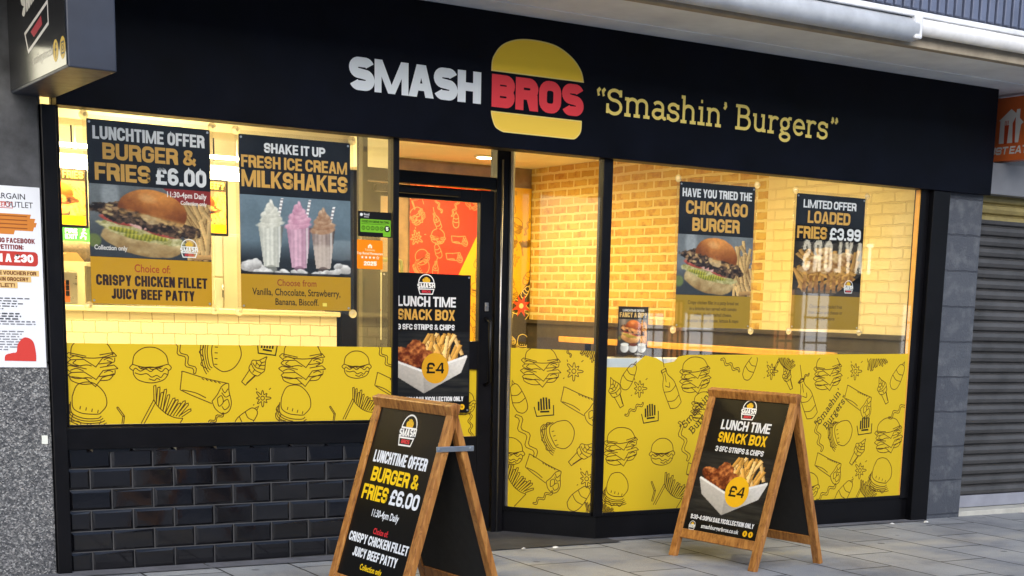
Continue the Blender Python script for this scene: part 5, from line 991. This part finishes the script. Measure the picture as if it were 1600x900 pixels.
t = Art(); w, h = .144, .146; t.rect(0, 0, w, h, '#e8820f', .006); t.poly([(w * .42, h * .72), (w * .42, h * .8), (w * .5, h * .87), (w * .58, h * .8), (w * .58, h * .72)], '#f6e3c2'); t.layer(); t.rect(w * .47, h * .72, w * .49, h * .79, '#e8820f'); t.rect(w * .51, h * .72, w * .53, h * .79, '#e8820f'); t.btext('Takeaway', w * .5, h * .63, .012, '#f3cf96', 1.); t.btext('Top Rated Restaurant', w * .5, h * .5, .0145, '#f6e3c2', .95, .015)
for i in range(5):
    cx = w * (.2 + .15 * i); st_ = [(cx + (.0085 if k % 2 == 0 else .0038) * math.sin(k * math.pi / 5), h * .4 + (.0085 if k % 2 == 0 else .0038) * math.cos(k * math.pi / 5)) for k in range(10)]
    (t.poly(st_, '#f8e8cc') if i < 4 else t.strip(st_, .0015, '#f8e8cc', True))
t.layer(); t.text('2025', w * .26, w * .76, h * .12, h * .15, '#f8e8cc', st=.26)
o = t.build('award_sticker', MT['print'], None, facade(2.733, 1.479, -.0025)); tag(o, 'orange square award sticker with stars and the year 2025 below the green one', 'sticker')
# small standing card on the inner sill
t = empty('sill_card', (4.432, .11, 1.036)); t.rotation_euler = (0, 0, rad(-4)); tag(t, 'small standing card about dips on the sill inside the right window', 'card')
m = MB(); m.box(-.01, .215, -.0045, -.0005, 0, .30); m.box(-.01, .215, 0, .07, 0, .004); m.build('clear_holder', MT['perspex'], t)
a = Art(); w, h = .205, .278; a.rect(0, 0, w, h, '#2a2013'); a.text('LUNCHTIME OFFER', .03, w - .03, h * .9, .013, '#e8e0d0', st=.22); a.text('FANCY A DIP?', .01, w - .01, h * .78, .028, '#e0b464', st=.22); a.img(.006, .012, w - .006, h * .74, dip_pic()); a.btext('11:30-4pm', w * .72, .0, .012, '#e8e0d0', .9); a.build('print', MT['print'], t, frame((0, -.006, .018), (1, 0, 0), (0, 0, 1)))
# ------------------------------------------------------------------ notice on the grey pillar (its QR code left off)
nw, nh = .594, .8; t = empty('wall_notice', (.577, -.036, .972)); tag(t, 'white competition notice taped to the speckled and dark stone pillar', 'notice')
m = MB(); m.box(0, nw, 0, .004, 0, nh, bev=.001); m.build('board', MT['whiteplastic'], t)
a = Art(); a.rect(0, 0, nw, nh, '#dfe2e8'); a.btext('BARGAIN', .53, nh * .93, .029, '#3a3a40', 1., .012, 'r'); a.btext('OUTLET', .562, nh * .885, .03, '#3a3a40', .9, .008, 'r'); a.strip([(.35, nh * .88), (.474, nh * .88), (.474, nh * .912), (.35, nh * .912)], .003, '#b8402c', True); a.layer(); a.btext('GROCERY', .468, nh * .886, .023, '#b8402c', .9, .015, 'r')
for i, (x0, x1) in enumerate(((.05, .92), (.04, .95), (.06, .96), (.08, .94), (.3, .8))): a.poly([(nw * x0, nh * (.825 - .022 * i)), (nw * x1, nh * (.825 - .022 * i)), (nw * (x1 + .01), nh * (.85 - .022 * i)), (nw * (x0 + .01), nh * (.85 - .022 * i))], '#c87a2c', i * 1e-5)
a.layer()
for i in range(4): a.strip([(nw * .1, nh * (.838 - .022 * i)), (nw * .9, nh * (.838 - .022 * i))], .005, '#8a4a16')
a.layer(); a.text('EXCITING FACEBOOK', .33, .565, nh * .69, .022, '#7a2a2a', st=.25); a.text('COMPETITION:', .345, .515, nh * .655, .021, '#7a2a2a', st=.25)
a.rect(.05, nh * .565, .575, nh * .645, '#b8352c', .018); a.text('WIN A £30', .345, .555, nh * .585, .036, '#f2f0ee', st=.27)
for i, (s_, x1) in enumerate((('ONLINE VOUCHER FOR', .565), ('BARGAIN GROCERY', .53), ('OUTLET!', .47))): a.rect(.33, nh * (.515 - .034 * i) - .004, x1 + .012, nh * (.515 - .034 * i) + .022, '#dcb978'); a.text(s_, .345, x1, nh * (.515 - .034 * i), .017, '#6a3a16', st=.25)
rr = random.Random(5)
for i in range(19):
    z = nh * (.385 - .0145 * i - (.012 if i > 4 else 0) - (.012 if i > 10 else 0)); x = .08 * nw; x1 = nw * rr.uniform(.8, .95) * (.82 if i in (4, 10, 18) else 1)
    while x < x1:
        l = rr.uniform(.012, .035); a.strip([(x, z), (min(x + l, x1), z)], .0065 if i in (5, 6, 7, 8) else .0048, '#4c4e56' if i < 8 else '#7c7e88'); x += l + .007
a.layer(); hx, hz = nw * .82, nh * .075; a.poly([(hx - .075, hz - .03)] + curve([(hx - .075, hz - .03), (hx - .07, hz - .005), (hx - .04, hz + .005), (hx - .022, hz + .01), (hx - .015, hz + .045), (hx + .015, hz + .075), (hx + .05, hz + .06), (hx + .062, hz + .01), (hx + .062, hz - .032)])[1:], '#c93a33')
a.build('print', MT['paper'], t, frame((0, -.0006, 0), (1, 0, 0), (0, 0, 1)))
m = MB(); m.box(1.138, 1.165, -.0345, -.0305, .62, .66, bev=.001); o = m.build('paper_label', MT['paper'] if False else MT['whiteplastic']); tag(o, 'tiny blank white label stuck on the speckled pillar base under the notice', 'label')
# ------------------------------------------------------------------ A-boards
def aboard(x0, y0, ang, tiltA, label, fn, w=.647, h=.967, hinge=False):
    th = tiltA; z0 = ground(x0); s_ = math.sin(th) * h; t = empty('a_board', (x0 + math.cos(ang) * s_, y0 + math.sin(ang) * s_, z0), ang); tag(t, label, 'A-board', 'wooden A-boards on the pavement')
    fw, fd = .05, .03; hb = .11                              # stile width, thickness, gap under the bottom rail
    def leafM(side):                                         # local: x across, y up the leaf, z outwards (print side)
        if side < 0: u = Vector((0, -1, 0)); v = Vector((math.sin(th), 0, math.cos(th))); org = Vector((-s_, 0, 0))
        else: u = Vector((0, 1, 0)); v = Vector((-math.sin(th), 0, math.cos(th))); org = Vector((s_, 0, 0))
        return frame(org, u, v)
    for side in (-1, 1):
        M = leafM(side); m = MB(); hh = h if side < 0 else h - .004
        for sx in (-1, 1): m.box(min(sx * w / 2, sx * (w / 2 - fw)), max(sx * w / 2, sx * (w / 2 - fw)), 0, hh, -fd, 0, bev=.0045, M=M)
        m.box(-w / 2 + fw + .001, w / 2 - fw - .001, h - fw * 1.02, hh, -fd, -.001, bev=.004, M=M); m.box(-w / 2 + fw + .001, w / 2 - fw - .001, hb, hb + fw * 1.05, -fd, -.001, bev=.004, M=M)
        lf = m.build('front_frame' if side < 0 else 'rear_frame', MT['wood'], t)
        m = MB(); m.box(-w / 2 + fw, w / 2 - fw, hb + fw, h - fw, -fd * .75, -.012, M=M); m.build('panel', MT['darkgap'] if side > 0 else MT['black'], lf)
        a = Art(); pw, ph = w - 2 * fw, h - 2 * fw - hb
        if side < 0:
            fn(a, pw, ph); Mo = M @ Matrix.Translation((-w / 2 + fw, hb + fw, -.0112)); a.build('poster_print', MT['glossprint'], lf, Mo)
            m = MB(); m.box(w / 2 - fw - .004, w / 2 - fw - .001, hb + fw + .02, h - fw, -.0108, -.004, M=M); m.build('clear_cover_edge', MT['perspex'], lf)
    zt = math.cos(th) * h
    for sy in (-.2, .2): MB().box(-.01, .01, sy - .025, sy + .025, zt - .03, zt - .022, bev=.002).build('hinge', MT['zinc'], t)
    if hinge:
        k = .8; zz = k * h * math.cos(th); xx = (1 - k) * h * math.sin(th); m = MB(); m.box(-xx - .035, xx + .03, -w / 2 - .007, -w / 2 - .0015, zz - .011, zz + .011, bev=.002)
        for q in (-xx - .02, xx + .015): m.tube([(q, -w / 2 - .01, zz), (q, -w / 2 - .004, zz)], .006, 8)
        m.build('stay', MT['zinc'], t)
    return t
def p_ab1(a, w, h):
    a.rect(0, 0, w, h, '#0b0b0c'); logo(a, .5 * w, h * .885, .25 * w); a.text('LUNCHTIME OFFER', .09 * w, .9 * w, h * .675, h * .07, '#e4e8ee', st=.21); a.text('BURGER &', .13 * w, .85 * w, h * .565, h * .084, '#f2c81e', st=.22); a.text('FRIES', .06 * w, .46 * w, h * .455, h * .088, '#f2c81e', st=.22); a.text('£6.00', .5 * w, .93 * w, h * .455, h * .088, '#e4e8ee', st=.22)
    a.btext('11:30-4pm Daily', .5 * w, h * .37, h * .048, '#e4e8ee', .8, .02); a.btext('Choice of:', .5 * w, h * .275, h * .04, '#d8343c', .82, .02); a.text('CRISPY CHICKEN FILLET', .04 * w, .96 * w, h * .205, h * .054, '#e4e8ee', st=.22); a.text('JUICY BEEF PATTY', .16 * w, .85 * w, h * .125, h * .054, '#e4e8ee', st=.22); a.btext('Collection only', .5 * w, h * .06, h * .04, '#f2c81e', .82, .02)
def p_ab2(a, w, h): a.dull = False; p_snack(a, w, h)
aboard(2.048, -1.512, .073, .296, 'wooden A-board advertising a burger and fries lunchtime offer, cut by the bottom edge', p_ab1, hinge=True)
aboard(4.384, -.927, .142, .293, 'wooden A-board advertising a snack box, in front of the right window', p_ab2)
# scraps of litter along the entrance step
for i, (px, py, lb) in enumerate(((818, 859, 'white paper scrap on the edge of the entrance step, left one'), (868, 857, 'white paper scrap on the entrance step nearer the corner mullion'), (1447, 817, 'white paper scrap at the foot of the blue grey pillar'), (1394, 820, 'white paper scrap below the right black jamb'))):
    p = at(px, py, 2, ground(4.0) + .008); b = bmesh.new(); rr = random.Random(i + 3); vs_ = [b.verts.new((.022 * math.cos(t) * rr.uniform(.6, 1.2), .014 * math.sin(t) * rr.uniform(.6, 1.2), rr.uniform(0, .012))) for t in [k * math.pi / 3 for k in range(6)]]; c_ = b.verts.new((0, 0, .014)); [b.faces.new((vs_[k], vs_[(k + 1) % 6], c_)) for k in range(6)]
    m = MB(); m._add(b); o = m.build('paper_scrap', MT['litter']); o.location = p; tag(o, lb, 'litter')
# ------------------------------------------------------------------ across the street (seen only in the glass)
ob = empty('opposite_shop', (16, -14, 0)); tag(ob, 'pale shop building across the street with a lit cream sign, behind the camera', 'building')
def opart(m, n, mat): o = m.build(n, mat, ob); o.matrix_parent_inverse = Matrix.Translation(-Vector(ob.location)); return o
m = MB(); m.box(-6, 34, -18, -14.05, -.3, 6.2); opart(m, 'wall', simple('opposite_render', (.5, .5, .5), .85, var=.3, scale=1.5))
m = MB(); m.box(17.2, 20.1, -14.05, -13.98, 1.95, 2.95, bev=.01); opart(m, 'sign_board', MT['black'])
a = Art(); a.text('TAYLORS', 0, 1.75, 0, .56, '#fff0c8', st=.13, gap=.14); o = a.build('sign_lettering', emitter('lit_letters', (1., .9, .66), 2.8), None); o.matrix_world = frame((19.62, -13.97, 2.13), (-1, 0, 0), (0, 0, 1)); mw = o.matrix_world.copy(); o.parent = ob; o.matrix_parent_inverse = Matrix.Translation(-Vector(ob.location)); o.matrix_basis = frame((19.62, -13.97, 2.13), (-1, 0, 0), (0, 0, 1))
win = emitter('lit_shop_window', (.95, .97, 1.), 1.3); org = emitter('glowing_orange_pillar', (1., .32, .03), .9)  # the orange pillars get a glow of their own, though no lamp
for x0, x1, z0, z1, mm in ((18.0, 18.6, -.1, 1.75, win), (20.6, 21.3, .2, 1.6, win), (15.3, 15.9, .1, 1.3, win), (14.3, 14.8, .1, 1.3, win), (17.35, 17.75, -.1, 1.8, org), (14.95, 15.2, -.1, 1.5, org)):
    m = MB(); m.box(x0, x1, -14.05, -14.0, z0, z1); fo = opart(m, 'window', mm)
    m = MB(); n_ = 4; [m.box(x0, x1, -14.0 + .001, -13.97, z0 + (z1 - z0) * k / n_ - .02, z0 + (z1 - z0) * k / n_ + .02) for k in range(n_ + 1)]; [m.box(x, x + .03, -13.969, -13.95, z0, z1) for x in (x0, (x0 + x1) / 2, x1 - .03)]; m.build('glazing_bars', MT['render'], fo).matrix_parent_inverse = Matrix.Identity(4)
